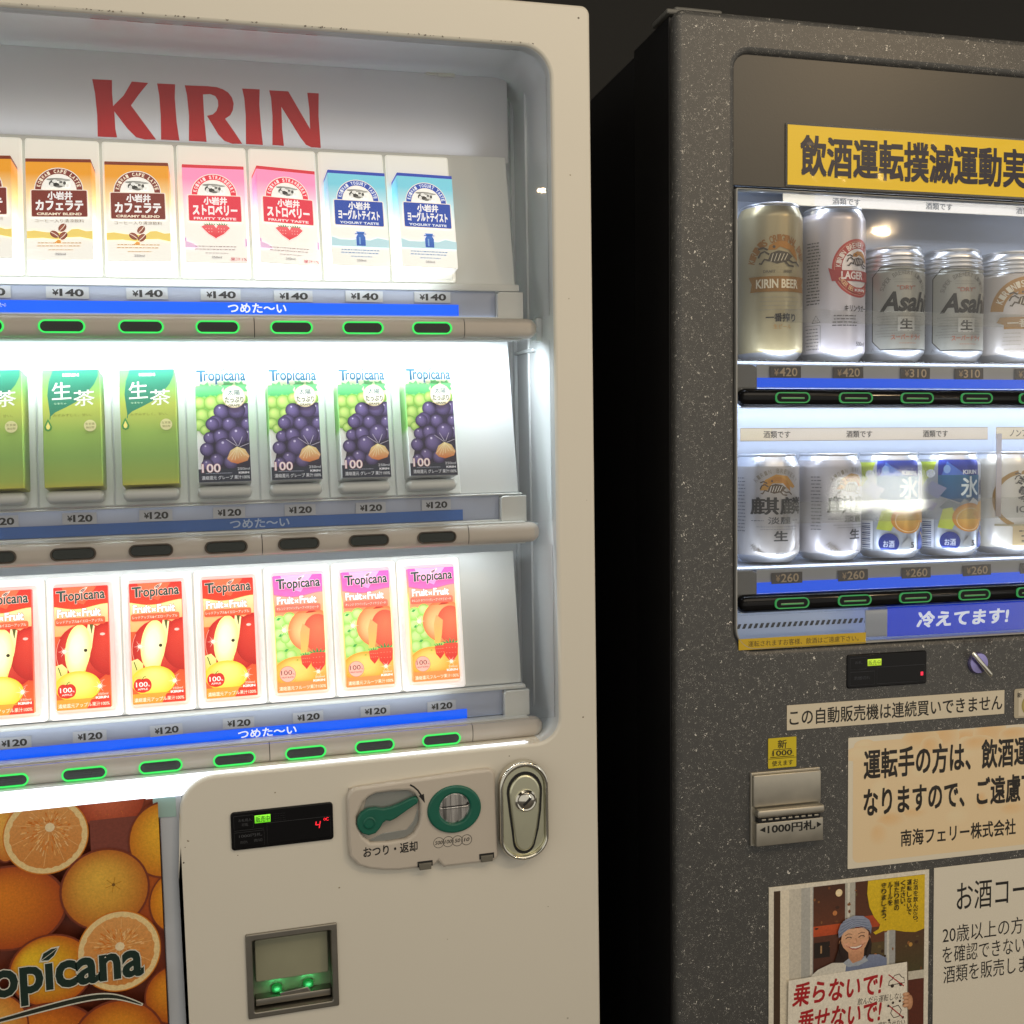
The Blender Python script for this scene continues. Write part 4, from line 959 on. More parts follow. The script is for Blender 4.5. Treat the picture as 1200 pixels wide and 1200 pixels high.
bm = bm_new(); A.to(bm, y=107.9); obj('red_lettering', bm, INK, hd, Matrix.Identity(4))
bm = bm_new(); box(bm, 250, 262, 104, 107, 366, 371); box(bm, 263, 281, 103.5, 107, 365, 370.5); obj('peeling_tape', bm, mat('cream_tape', (.6, .58, .5), .6), hd, Matrix.Identity(4))

# three shelves
ROWS = (dict(b=91.5, z=138.5, top=277, tilt=12.0, lit=True), dict(b=-121.5, z=-80, top=82, tilt=11.4, lit=False), dict(b=-331.5, z=-287.5, top=-146, tilt=9.8, lit=True))
PITCH = 69.1
def tagplate(parent, x, z, w, h, price, y, col, txt, M=None, slant=0):
    A = Art(.05); A.text('¥', -w * .36, -h * .26, -w * .20, h * .26, txt, .03); A.text(price, -w * .19, -h * .32, w * .38, h * .32, txt, .035)
    bm = bm_new(); box(bm, -w / 2, w / 2, 0, .8, -h / 2, h / 2, col=col); A.to(bm)
    o = obj('price_tag', bm, INK, parent, tr(x, y, z) @ Matrix.Rotation(slant, 4, 'Y')); return o

def ring_button(parent, x, y, z, lit):
    bm = bm_new()
    plate(bm, [rrect(-20.5, -6.2, 20.5, 6.2, 6.1), rrect(-18.9, -4.8, 18.9, 4.8, 4.7)], -1.6, 1.5, .4, mi=0)
    plate(bm, [rrect(-18.8, -4.7, 18.8, 4.7, 4.6)], -.6, 1.2, .4, mi=1)
    for k in range(3): box(bm, -14, 14, -.9, -.5, -2.4 + k * 2, -1.2 + k * 2, mi=1)
    return obj('push_button', bm, [GREEN_RING if lit else BROWN, BUTTON], parent, tr(x, y, z))

def light_cell(bm, kind):
    """one moulded display cell, base at z=0, front toward -Y, 69.1 wide"""
    if kind == 1: plate(bm, [rrect(-33.2, 1, 33.2, 136.5, 2.5)], -5, 0, 2); box(bm, -29, 29, -12, -4, 2, 9, 2)
    elif kind == 2: plate(bm, [rrect(-33.9, .6, 33.9, 118, 1)], -2.2, 0, 1); box(bm, -26, 26, -24, -2, 3, 14, 5)
    else:
        plate(bm, [rrect(-33.3, 1, 33.3, 139, 3.5), rrect(-27, 8, 27, 131.5, 3)], -11, 0, 2.6); box(bm, -27, 27, -2.5, 0, 8, 131.5)

ARTS = {k: (dairy(k) if k in ('latte', 'berry', 'yogurt') else tea() if k == 'tea' else vine() if k == 'grape' else fruit(k)) for k in ('latte', 'berry', 'yogurt', 'tea', 'grape', 'apple', 'peach')}
MESHES = {}
def carton_mesh(kind, depth, m):
    A, w, h, sides, top = ARTS[kind]
    bm = bm_new(); L = bm.verts.layers.float_color['Col']
    fs = box(bm, 0, w, 0, depth, 0, h, .9)
    for z in sorted(set(s[0] for s in sides)):
        if 0 < z < h: bmesh.ops.bisect_plane(bm, geom=bm.verts[:] + bm.edges[:] + bm.faces[:], plane_co=(0, 0, z), plane_no=(0, 0, 1))
    for v in bm.verts:
        z = v.co.z
        for a, b in zip(sides, sides[1:]):
            if a[0] - .01 <= z <= b[0] + .01: v[L] = (*mixc(a[1], b[1], min(1, max(0, (z - a[0]) / (b[0] - a[0])))), 1)
        if z > h - .95: v[L] = (*lin(top), 1)
    A.to(bm, clip=(.25, .2, w - .25, h - .2), y=0)
    o = obj(kind, bm, m); me = o.data; bpy.data.objects.remove(o); return me, w, h

ORD = ['partly cut off by the left edge of the photo', 'second from the left', 'third from the left', 'fourth from the left', 'third from the right', 'second from the right', 'at the right end']
def carton(kind, row, i, x, R, zoff, yf, depth, label, cat, group, rot=0, m=INK_CARTON):
    key = (kind, m.name)
    if key not in MESHES: MESHES[key] = carton_mesh(kind, depth, m)
    me, w, h = MESHES[key]
    o = bpy.data.objects.new(cat.replace(' ', '_'), me); COL.objects.link(o)
    F = ML @ tr(0, 50, R['z']) @ Matrix.Rotation(-math.radians(R['tilt']), 4, 'X')
    o.matrix_world = F @ tr(x, yf, zoff) @ Matrix.Rotation(math.radians(rot), 4, 'Z') @ tr(-w / 2, 0, 0)
    return tag(o, label, cat, group)

for r, R in enumerate(ROWS):
    b, z, lit = R['b'], R['z'], R['lit']
    T = tr(0, 50, z) @ Matrix.Rotation(-math.radians(R['tilt']), 4, 'X')
    H = (R['top'] - z) / math.cos(math.radians(R['tilt']))
    bm = bm_new(); box(bm, -640, 329, 0, 3, 0, H, .8); board = wp('display_board', bm, [BOARD, LINER, BOARD][r], M=T)
    kind = r + 1
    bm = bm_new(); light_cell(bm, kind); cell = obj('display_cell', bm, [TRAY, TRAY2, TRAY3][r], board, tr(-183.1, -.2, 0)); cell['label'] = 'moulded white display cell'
    for i in range(1, 7): dup(cell, board, tr(-183.1 + i * PITCH, -.2, 0))
    # price rail, its lip, band and end bracket
    bm = bm_new(); box(bm, -640, 306, 45, 48, b + 12, b + 40, .6); rail = wp('price_rail', bm, STRIP)
    bm = bm_new(); box(bm, -640, 331, 41, 50, b + 39.6, z - .4, 1); obj('rail_lip', bm, BOARD, rail, Matrix.Identity(4))
    bm = bm_new(); box(bm, -640, 266, 43.6, 44.8, b + (14.3 if r < 2 else 10), b + (25.5 if r < 2 else 21.5)); band = obj('blue_band', bm, BLUE_LIT if lit else BLUE_OFF, rail, Matrix.Identity(4))
    A = Art(.03); A.text('つめた〜い', 28 if r else 34, b + (15.6 if r < 2 else 11.8), 86 if r else 90, b + (24.6 if r < 2 else 20.4), '#f2f8ff' if lit else '#a9bcd8', .02)
    bm = bm_new(); A.to(bm, y=43.5); obj('band_lettering', bm, INK_LAMP if lit else INK, rail, Matrix.Identity(4))
    if r == 0:
        A = Art(.03); A.text('つめた〜い', -176, b + 19, -167, b + 23, '#f2f8ff', .0); bm = bm_new(); A.to(bm, y=43.5); obj('band_lettering', bm, INK_LAMP, rail, Matrix.Identity(4))
    if lit:
        bm = bm_new(); box(bm, -640, 305, 43.4, 44.8, b + (10.2 if r == 0 else 6.5), b + (12.6 if r == 0 else 9)); obj('white_glow_strip', bm, WHITE_GLOW, rail, Matrix.Identity(4))
    else:
        bm = bm_new(); box(bm, -640, 306, 40, 45, b + 10, b + 13.6, .8); obj('rail_foot', bm, BOARD, rail, Matrix.Identity(4))
    for i in range(7):
        rr = random.Random(r * 10 + i)
        tagplate(rail, -186 + 4 + (i) * 70 + rr.uniform(-1, 1), b + (32.6, 31.5, 27.5)[r] + rr.uniform(-.5, .5), 38 if r == 0 else 31, 11, ('140', '120', '120')[r], 43.4, '#b9bec8' if r else '#c3c8cf', '#16181c', slant=rr.uniform(-.02, .02))
    bm = bm_new(); plate(bm, [[(306, b + 11), (334, b + 11), (334, b + 38.5), (309, b + 38.5), (306, b + 36)]], 37, 47, .8); box(bm, 331, 334, 40, 130, b + 11, b + 38); wp('end_bracket', bm, BOARD)
    # selection bar in three lengths with hairline joints
    bm = bm_new()
    capsule(bm, -640, 57.1, 32, b, 9.5, 10.6); capsule(bm, 57.9, 266.7, 32, b, 9.5, 10.6); capsule(bm, 267.5, 346, 32, b, 9.5, 10.6, 0, 11); capsule(bm, -630, 330, 32, b, 8.6, 9.7, mi=1)
    bar = wp('selection_bar', bm, [BAR, BLACKM])
    bm = bm_new(); box(bm, -640, 330, 28, 44, b + 10.2, b + 11.6, .4); box(bm, -640, 330, 30, 44, b - 11.8, b - 10.4, .4); obj('bar_trim', bm, BOARD, bar, Matrix.Identity(4))
    for i in range(7): ring_button(bar, -187.2 + i * 70.05, 22.4, b - .3 if r != 2 else b - 2.6, lit)
    # clear pane above the bar
    zt = 368 if r == 0 else ROWS[r - 1]['b'] - 12.5
    bm = bm_new(); box(bm, -644, 355.2, 13.6, 15.6, b + 12.5, zt); wp('clear_pane', bm, CLEAR)

# small round fitting beside the first bar's end, and moulded steps on the right wall
bm = bm_new(); box(bm, 349, 356.6, 42, 60, 79, 104, 2); lathe(bm, [(3.2, -1), (3.2, 0), (2, .6), (.01, .6)], 16, 'Y', (352, 42, 92)); wp('bar_socket', bm, LINER)
bm = bm_new()
for zz in (-118, -331, 72): box(bm, 352, 357, 66, 144, zz - 2, zz + 2, 1)
box(bm, 353.5, 357, 88, 92, -340, 367, 1); wp('liner_rib', bm, LINER)

lbl = {'latte': 'carton of coffee milk with a golden top and brown name board', 'berry': 'pink strawberry milk carton', 'yogurt': 'blue yogurt drink carton',
       'tea': 'plain green tea carton with a dark green leaf', 'grape': 'grape juice carton with dark and green grapes', 'apple': 'red apple juice carton with a cut apple', 'peach': 'pink and orange juice carton with a peach and strawberries'}
CW = [('latte', 'milk drink carton', 'left-most, %s, in the top shelf' % lbl['latte']), ('latte', 'milk drink carton', ''), ('latte', 'milk drink carton', ''), ('berry', '', ''), ('berry', '', ''), ('yogurt', '', ''), ('yogurt', '', '')]
L1 = ['coffee milk carton with golden top, cut off by the photo edge', 'coffee milk carton with golden top and brown name board, the first seen whole', 'coffee milk carton with golden top and brown name board, right beside the pink ones',
      lbl['berry'] + ' on the top shelf, standing next to the coffee milk', lbl['berry'] + ' turned to show its pink side, next to the blue ones',
      lbl['yogurt'] + ' on the top shelf, next to the pink carton', lbl['yogurt'] + ' at the right end of the top shelf']
L2 = [lbl['tea'] + ', cut off by the photo edge', lbl['tea'] + ', the first one seen whole', lbl['tea'] + ', the one next to the grape juice',
      lbl['grape'] + ', standing beside the green tea', lbl['grape'] + ', second from the green tea', lbl['grape'] + ', last but one on the middle shelf', lbl['grape'] + ' and a cream top, at the right end']
L3 = [lbl['apple'] + ', cut off by the photo edge', lbl['apple'] + ' on the bottom shelf, the first seen whole', lbl['apple'] + ', third of the four on the bottom shelf', lbl['apple'] + ', standing beside the pink ones',
      lbl['peach'] + ', standing next to the apple juice', lbl['peach'] + ', the middle one of three', lbl['peach'] + ' at the right end']
rots = [-5, -4, -2.5, -.5, 8, 3, 3.5]
for i, k in enumerate(('latte', 'latte', 'latte', 'berry', 'berry', 'yogurt', 'yogurt')):
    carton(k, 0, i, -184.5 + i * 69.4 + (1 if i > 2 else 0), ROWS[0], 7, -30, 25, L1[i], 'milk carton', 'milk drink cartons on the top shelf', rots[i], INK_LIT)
for i, k in enumerate(('tea', 'tea', 'tea', 'grape', 'grape', 'grape', 'grape')):
    carton(k, 1, i, -183 + i * 69.2, ROWS[1], 16, -30, 28, L2[i], 'juice carton' if k == 'grape' else 'tea carton', 'cartons on the middle shelf', (-4, -3, -2.5, -1, 1.5, 2, 3)[i])
for i, k in enumerate(('apple', 'apple', 'apple', 'apple', 'peach', 'peach', 'peach')):
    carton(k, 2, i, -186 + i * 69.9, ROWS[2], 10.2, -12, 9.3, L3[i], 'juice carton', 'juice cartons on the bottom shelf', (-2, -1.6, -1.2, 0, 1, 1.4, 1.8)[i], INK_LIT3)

# poster of oranges, its clear side strip and tape
A, cl = orange_poster(); bm = bm_new(); box(bm, cl[0], cl[2], 10, 12, cl[1], cl[3], col='#a04a18'); A.to(bm, clip=(cl[0], cl[1], cl[2], cl[3]), y=9.98)
tag(obj('fruit_poster', bm, INK_POSTER, None, ML), 'orange poster of whole and halved oranges with the green juice lettering', 'poster')
bm = bm_new(); plate(bm, [rrect(-49.4, -1165, -28.6, -352, 1)], 6, 13, 1); wp('side_strip', bm, FROST)
bm = bm_new(); plate(bm, [[(-55, -379), (-34, -380), (-34, -361), (-55, -359)]], 5.1, 5.6); wp('tape_piece', bm, mat('greenish_tape', (.38, .58, .55), .25))

# display window
bm = bm_new(); plate(bm, [rrect(16.5, -418.5, 115.9, -380.2, 3.5)], -2.2, 4, 1.2); dw = wp('display_window', bm, BLACK)
A = Art(.03); g = '#3a3c3e'
for q in ((19.5, -397, 38, -384), (19.5, -415.5, 48, -400.5), (51, -415.5, 113, -394)): A.outline([(q[0], q[1]), (q[2], q[1]), (q[2], q[3]), (q[0], q[3])], .35, g)
A.stroke([(19.5, -398.6), (48, -398.6)], .3, g); A.text('お札投入', 24, -390, 36.5, -387, '#4a4c50', 0); A.text('可能', 27, -394.6, 33, -391.6, '#4a4c50', 0)
A.text('1000円札', 24, -406, 46, -402.6, '#4a4c50', 0); A.text('釣切れ', 25, -412, 32, -409, '#4a4c50', 0); A.text('売切', 38, -411.5, 46, -408.5, '#4a4c50', 0)
for i in range(8):
    for j in range(4): A.disc(58 + i * 1.5, -385.5 - j * 2.2, .25, edge='#33363a', n=6)
bm = bm_new(); A.to(bm, y=-2.25); obj('window_print', bm, INK, dw, Matrix.Identity(4))
A = Art(.03); A.rect(39.5, -393, 54.6, -385.2, '#58b818', '#8cf03c'); A.text('販売中', 40.4, -392.2, 53.8, -386.2, '#12340c', .01); bm = bm_new(); A.to(bm, y=-2.3); obj('sale_lamp', bm, INK_LED, dw, Matrix.Identity(4))
A = Art(.03); s = .9; x, zb = 99, -405
for p in (((0, 7), (-.6, 3.6)), ((-.6, 3.6), (3, 3.6)), ((4, 7), (3.4, 3.6)), ((3.3, 3.4), (2.7, 0))): A.stroke([(x + p[0][0], zb + p[0][1]), (x + p[1][0], zb + p[1][1])], .95, '#ff2838')
A.outline(ell(107.4, -396.5, 1.0, 1.1, 10), .5, '#ff2838'); A.stroke([(111.4, -395.4), (109.6, -395), (109.0, -396.6), (109.6, -398), (111.4, -397.8)], .6, '#ff2838')
bm = bm_new(); A.to(bm, y=-2.3); obj('red_digits', bm, INK_LED, dw, Matrix.Identity(4))

# coin panel
outline = [(139, -447)] + [(150, -452), (165, -455.5), (181, -457.2), (216, -457.2), (221, -452.8), (226, -459.8), (277, -460.3)] + A0(277, -452.3, 8, 8, 270, 360, 5) + A0(274, -370, 9, 8.6, 0, 90, 6) + [(200, -364)] + A0(140, -378, 10.5, 11.5, 90, 180, 6) + [(129.5, -420), (130.2, -436)]
win = [(146, -382), (152, -377.2), (159, -374.8), (176, -374.2), (193, -375.6), (199, -380), (203, -390), (203.4, -402), (201.8, -412), (197, -420), (188.5, -425.5), (170, -426.3), (152, -424.8), (145, -418), (138.5, -404), (138.6, -396)]
outline = [p for p in outline]
bm = bm_new(); plate(bm, [outline, win, ell(238.7, -399.5, 21, 18.5, 32)], -7, 1.5, 3); cp = wp('coin_panel', bm, PANEL_PAINT)
bm = bm_new(); box(bm, 132, 206, -1.5, 1, -432, -368); cpb = obj('lever_recess', bm, mat('glossy_recess_plastic', (.50, .46, .40), .18, noise=.1, scale=30), cp, Matrix.Identity(4))
bm = bm_new(); plate(bm, [[(150, -380), (158, -375.5), (192, -376.3), (199, -382), (200, -386), (188, -392), (165, -395), (146, -392)]], -2.2, -1.4, .2); plate(bm, [[(150, -424), (165, -418), (190, -417), (197, -409), (202, -396), (202.5, -408), (196, -420), (188, -425), (165, -426)]], -2.4, -1.4, .3)
obj('recess_facet', bm, mat('silvery_facet', (.42, .44, .42), .15, .5), cp, Matrix.Identity(4))
lev = [(138.6, -402), (139.5, -408), (143.5, -413.5), (150, -416.4), (157, -415), (162, -410), (164.5, -405.5), (168, -403), (172, -404.2), (178, -402), (188, -396), (200.5, -388.8), (201.6, -385.5), (199, -382), (194, -382.6), (184, -386.5), (174, -389.6), (165, -390.5), (158, -388.4), (150, -388.6), (143, -392), (139.6, -397)]
bm = bm_new(); plate(bm, [lev], -9, -3, 1.6); lathe(bm, [(6.3, 0), (6.3, -1), (5, -1.6), (4.4, -.7), (.01, -.7)], 24, 'Y', (151, -8.8, -403)); obj('return_lever', bm, GREENP, cp, Matrix.Identity(4))
bm = bm_new(); plate(bm, [ell(238.7, -399.3, 28.2, 24.9, 48), ell(239, -398.6, 16, 15.8, 36)], -9.5, 0, 2); sr = obj('coin_slot_ring', bm, GREENP, cp, Matrix.Identity(4))
bm = bm_new(); lathe(bm, [(16.2, -3), (16.2, -.5), (13, .8), (.01, 1.6)], 40, 'Y', (239, -2, -398.6)); box(bm, 224, 254, -6.2, 0, -399.6, -397.6, .5); lathe(bm, [(14.2, 0), (14.2, 3), (14, 4)], 30, 'Y', (239, -6, -398.6)); sl = obj('coin_slot', bm, BRUSHED, cp, Matrix.Identity(4))
bm = bm_new(); box(bm, 226, 253, -6.5, -6.2, -397.3, -396.3); lathe(bm, [(1.2, 0), (1.2, -.5), (.01, -.6)], 10, 'Y', (253, -6.4, -395.5)); obj('slot_gap', bm, BLACKM, cp, Matrix.Identity(4))
for x in (207, 272):
    bm = bm_new(); plate(bm, [[(x - 6, -459), (x + 6, -459), (x + 6.8, -452), (x - 6.8, -452)]], -9.2, -3, 1); plate(bm, [[(x - 7.8, -456), (x + 7.8, -456), (x + 7.8, -450.3), (x - 7.8, -450.3)]], -7.8, -4, .2, mi=1); obj('clip', bm, [GREYP, BLACKM], cp, Matrix.Identity(4))
A = Art(.03); A.text('おつり・返却', 144.5, -439, 199.5, -428.4, '#1c1a18', .025)
bm = bm_new(); A.to(bm, y=-7.05); obj('return_lettering', bm, INK, cp, Matrix.Identity(4)); A = Art(.03)
A.stroke([(193.5, -369.2), (197.5, -371.8), (201.5, -376), (205, -382)], 1.7, '#1c1a18'); A.poly([(202, -381.5), (207.5, -380), (208.3, -389.8)], '#1c1a18')
bm = bm_new(); A.to(bm, y=-7.05); obj('turn_arrow', bm, INK, cp, Matrix.Identity(4)); A = Art(.03)
for x, t in ((221.7, '500'), (231.6, '100'), (241.3, '50'), (251, '10')):
    A.outline(ell(x, -433 - (x > 240) * .3, 5.4, 5.4, 24), .5, '#1c1a18'); A.text(t, x - (4 if len(t) > 2 else 3), -434.9, x + (4 if len(t) > 2 else 3), -431, '#1c1a18', .01, shear=.2)
bm = bm_new(); A.to(bm, y=-7.05); obj('coin_marks', bm, INK, cp, Matrix.Identity(4))

# lock escutcheon
o1 = A0(312.4, -382, 26.4, 26, 0, 180, 20) + A0(312.4, -437, 26.4, 24, 180, 360, 20)
o2 = A0(312.5, -384, 22.6, 22, 0, 180, 20) + A0(312.5, -437, 22.6, 19.8, 180, 360, 20)
kp = [(312.7 + (19.5 + 0 * t) * 0, 0) for t in range(0)]
key = A0(313.6, -389, 19.2, 21.5, 0, 180, 18) + [(296.5, -410), (299, -430)] + A0(312.6, -441, 12.4, 14.5, 190, 350, 12) + [(328.5, -430), (331.5, -410)]
key2 = [(313.2 + (x - 313.2) * .88, -409 + (z + 409) * .93) for x, z in key]
LOCKP = mat('greenish_nickel', (.80, .80, .60), .34, 1, noise=.08, scale=60)
bm = bm_new(); plate(bm, [o1, o2], -13, 1, 2.4); plate(bm, [o2], -8, 0, 1, mi=1); lk = wp('door_lock', bm, [CHROME, LOCKP])
bm = bm_new(); plate(bm, [key, key2], -8.6, -6, .2); obj('lock_groove', bm, BLACKM, lk, Matrix.Identity(4))
bm = bm_new(); plate(bm, [key2], -10.5, -6, 2.2); obj('lock_handle', bm, LOCKP, lk, Matrix.Identity(4))
bm = bm_new(); lathe(bm, [(11.6, 0), (11.6, -2), (10, -3.6), (8.6, -3), (6, -4.6), (.01, -5)], 36, 'Y', (314.2, -10.2, -397.6)); obj('key_cylinder', bm, CHROME, lk, Matrix.Identity(4))
bm = bm_new(); box(bm, -5.5, 5.5, -.7, 1, -1.1, 1.1); obj('keyway', bm, BLACKM, lk, tr(314.4, -15.4, -397.6) @ Matrix.Rotation(math.radians(-42), 4, 'Y'))

# bank-note window
bm = bm_new(); plate(bm, [rrect(26.2, -592.2, 116.2, -505.2, 1.5), rrect(32.5, -586, 110, -512, 2)], -2.5, 22, 1.2); cd = wp('note_window', bm, DSTEEL)
bm = bm_new(); plate(bm, [[(-644, -359), (-27.6, -359)] + A0(4, -376.5, 35.6, 35.6, 148, 90, 8) + [(318, -340.9), (322, -339.8), (318, -338.4), (-644, -338.4)]], 2.6, 3.3); wp('white_glow_strip', bm, WHITE_GLOW)  # glowing sheet added in place of the lit band and ledge under the third bar
GW = mat('grimy_window_plastic', (.24, .25, .18), .3, noise=.35, scale=22)
bm = bm_new(); box(bm, 32, 110.4, 18, 21, -586.5, -511.5); obj('window_back', bm, GW, cd, Matrix.Identity(4))
bm = bm_new(); plate(bm, [rrect(35, -560, 107.5, -516.5, 2)], 8, 12, 1); obj('window_flap', bm, mat('smoked_flap_plastic', (.33, .33, .23), .25, noise=.2, scale=18), cd, Matrix.Identity(4))
bm = bm_new(); box(bm, 34, 109, 6, 20, -584, -577, 1); plate(bm, [[(60, -584), (92, -582), (86, -572), (58, -574)]], 7, 12, 1); obj('note_lip', bm, DSTEEL, cd, Matrix.Identity(4))
for x in (55.6, 87):
    bm = bm_new(); lathe(bm, [(5.2, -4), (5.2, 0), (3.4, 1.6), (.01, 2)], 18, 'Z', (x, 14, -570), 0); lamp_ = obj('green_lamp', bm, glow('green_lamp_lens', '#0fbf45', .3), cd, Matrix.Identity(4))
    lamp('green_glow', ML, (x, 8, -570), (x, 20, -572), 10, 6, .0035, (.1, 1, .3))

# ================================================================ grey machine
GB = tr(0, 0, -1420)
GM = empty('vending_machine', MR @ GB, 'speckled dark grey beer vending machine plastered with Japanese notices', 'vending machine')
def gp(name, bm, mats, M=None, sharp=35): return obj(name, bm, mats, GM, Z0 @ M if M is not None else Z0, sharp)
bm = bm_new(); plate(bm, [rrect(466, -1390, 1420, 468.5, 12), rrect(535.5, -217, 1290, 427, [24, 24, 4, 16])], 0, 20, 7); gp('door', bm, GRANITE)
bm = bm_new(); box(bm, 467, 522, 20.2, 125.5, -1388, 466.5, 1); box(bm, 1298, 1418, 20.2, 125.5, -1388, 466.5, 1); gp('door_frame', bm, SIDE)
bm = bm_new(); box(bm, 468, 1418, 126, 760, -1390, 462, 4); gp('cabinet', bm, SIDE)
bm = bm_new(); box(bm, 463, 500, 15, 60, 467, 473, 2); box(bm, 474, 530, 20, 58, 471, 478, 3); gp('top_hinge', bm, RBRACKET)
bm = bm_new(); box(bm, 531, 1296, 5, 9, 288.5, 431); gp('header_panel', bm, SLATE)
bm = bm_new(); box(bm, 536, 1290, 9, 11, 284.6, 288.2, .5); gp('header_edge', bm, BLACK)
bm = bm_new(); box(bm, 524, 1296, 118, 122, -226, 300); box(bm, 524, 534, 21, 118, -219, 298); box(bm, 524, 1296, 12, 122, 298, 306); box(bm, 524, 1296, 21, 118, -228, -219); gp('liner', bm, RLINER)
for r, (b, zs, off) in enumerate(((60.2, 103, 0), (-169, -126.5, 0))):
    bm = bm_new(); box(bm, 534, 1290, 28, 118, zs - 5, zs - 1.5, 1); gp('can_shelf', bm, RLINER)
    bm = bm_new(); box(bm, 573, 1290, 25, 28, b + 11.5, zs - 5.6); rail = gp('price_rail', bm, RRAIL)
    bm = bm_new(); box(bm, 573, 1290, 23.6, 24.8, b + (12 if r == 0 else 9.5), b + 22.6); obj('blue_band', bm, RBLUE, rail, Matrix.Identity(4))
    bm = bm_new(); plate(bm, [[(537, b + 6), (572, b + 6), (572, b + 34), (566, b + 37), (537, b + 37)]], 22, 30, 1); gp('end_bracket', bm, RBRACKET)
    for i in range(5):
        A = Art(.05); t = ('420', '420', '310', '310', '310')[i] if r == 0 else '260'
        A.text('¥', -14, -4, -8.5, 3.6, '#b79a72', .01); A.text(t, -7.5, -4.8, 14.5, 4.8, '#c8b08c', .012)
        bm = bm_new(); box(bm, -19, 19, 0, .8, -6.3, 6.3, col='#33291f'); A.to(bm)
        obj('price_tag', bm, INK, rail, tr((607, 685.5, 772, 843.5, 925)[i] if r == 0 else (609.5, 693, 775.5, 857, 936)[i], 22.6, b + 29.2 if r == 0 else b + 27) @ Matrix.Rotation(random.uniform(-.02, .02), 4, 'Y'))
    bm = bm_new(); capsule(bm, 546, 1285, 20, b, 10, 10.4, 10, 0, p=2.0); box(bm, 556, 1285, 9.4, 10.6, b - .5, b + .3); bar = gp('selection_bar', bm, BLACK)
    bm = bm_new(); box(bm, 552, 1285, 22, 30, b + 9.4, b + 10.6, .3); box(bm, 552, 1285, 22, 30, b - 11, b - 9.8, .3); obj('bar_trim', bm, SILVER, bar, Matrix.Identity(4))
    for i in range(5):
        bm = bm_new(); plate(bm, [rrect(-21, -6, 21, 6, 5.9), rrect(-19.6, -4.8, 19.6, 4.8, 4.7)], -1.5, 2, .4); plate(bm, [rrect(-19.5, -4.7, 19.5, 4.7, 4.6)], -.6, 2, .5, mi=1); box(bm, -14, 14, -1.6, -.4, -1.7, .4, .4, mi=2)
        obj('push_button', bm, [GREEN_DIM, BLACK, DSTEEL], bar, tr(608.5 + i * 78.4, 9.2, b))
    zt = 284 if r == 0 else 48.5
    bm = bm_new(); box(bm, 536, 1290, 12, 14, b + 11.5, zt); gp('clear_pane', bm, CLEAR_R)
bm = bm_new(); plate(bm, [rrect(536.5, -216, 1289, -180.5, [23, 23, 1, 1])], 10, 12); gp('clear_pane', bm, CLEAR_R)
bm = bm_new(); plate(bm, [rrect(535.8, -216.8, 1289.5, 284, [24, 24, 2, 2]), rrect(537.2, -215.4, 1288, 283, [22.6, 23, 2, 2])], -1, 8, .4); gp('window_gasket', bm, mat('pale_gasket', (.4, .4, .38), .3))
# lower tray: vent slots, white lining, banner
bm = bm_new(); plate(bm, [[(536, -216), (737, -216), (737, -183), (536, -183)]], 62, 66); 
for k in range(24): plate(bm, [[(566 + k * 7.2, -204), (569.4 + k * 7.2, -204), (572 + k * 7.2, -198.6), (568.6 + k * 7.2, -198.6)]], 61, 61.8, mi=1)
gp('vent_plate', bm, [RLINER, BLACKM])
bm = bm_new(); plate(bm, [[(708, -214), (736, -214), (736, -183), (708, -183)]], 20, 22); gp('white_card', bm, RLINER)
A = Art(.04); A.text('冷えてます!', 775, -206, 899, -188, '#dfe6f6', .04, shear=.12)
bm = bm_new(); box(bm, 737, 1285, 20, 22, -215, -181, col='#0436c8'); A.to(bm, y=19.9); gp('cold_banner', bm, INK_LAMP)
# label strips inside the window
MILKY, N_, L_, b_ = base('milky_joint'); b_.inputs['Base Color'].default_value = (.9, .88, .95, 1)
t_ = N_.new('ShaderNodeBsdfTransparent'); u_ = N_.new('ShaderNodeBsdfTranslucent'); u_.inputs[0].default_value = (.9, .9, .96, 1); m1 = N_.new('ShaderNodeMixShader'); m1.inputs[0].default_value = .55
L_.new(t_.outputs[0], m1.inputs[1]); L_.new(u_.outputs[0], m1.inputs[2]); m2 = N_.new('ShaderNodeMixShader'); m2.inputs[0].default_value = .3; L_.new(m1.outputs[0], m2.inputs[1]); L_.new(b_.outputs[0], m2.inputs[2]); L_.new(m2.outputs[0], N_['Material Output'].inputs[0])
def strip(x0, x1, z0, z1, y, texts, tw, th):
    A = Art(.04)
    A.rect(x0, z0, x0 + 40, z1, '#b9a98e')
    for x, t in texts: A.text(t, x - tw / 2, (z0 + z1) / 2 - th / 2, x + tw / 2, (z0 + z1) / 2 + th / 2, '#2c261e', .016)
    A.outline([(x0, z0), (x1, z0), (x1, z1), (x0, z1)], .6, '#8a8272')
    bm = bm_new(); box(bm, x0, x1, y, y + 1, z0, z1, col='#b8aa98'); A.to(bm, y=y - .05); return gp('label_strip', bm, INK)
strip(623, 1280, 283, 297, 60, [(704, '酒類です'), (827, '酒類です'), (952, '酒類です')], 36, 8)
strip(570, 898, 13, 27.6, 60, [(616, '酒類です'), (722.6, '酒類です'), (825, '酒類です')], 34, 8)
strip(910, 1280, 13, 27.6, 60, [(960, 'ノンアルコール')], 62, 8)
bm = bm_new(); plate(bm, [rrect(600, 143, 1270, 158, .6)], 11.2, 11.6); plate(bm, [rrect(600, -80, 1270, -56, .6)], 11.2, 11.6); gp('film_band', bm, glass('frosted_film', (.93, .93, .92), 1.1, .05, .0002))
bm = bm_new(); plate(bm, [rrect(872.5, -78, 879.5, 19, .8)], 10.2, 11.6, .3); gp('pane_joint', bm, MILKY)
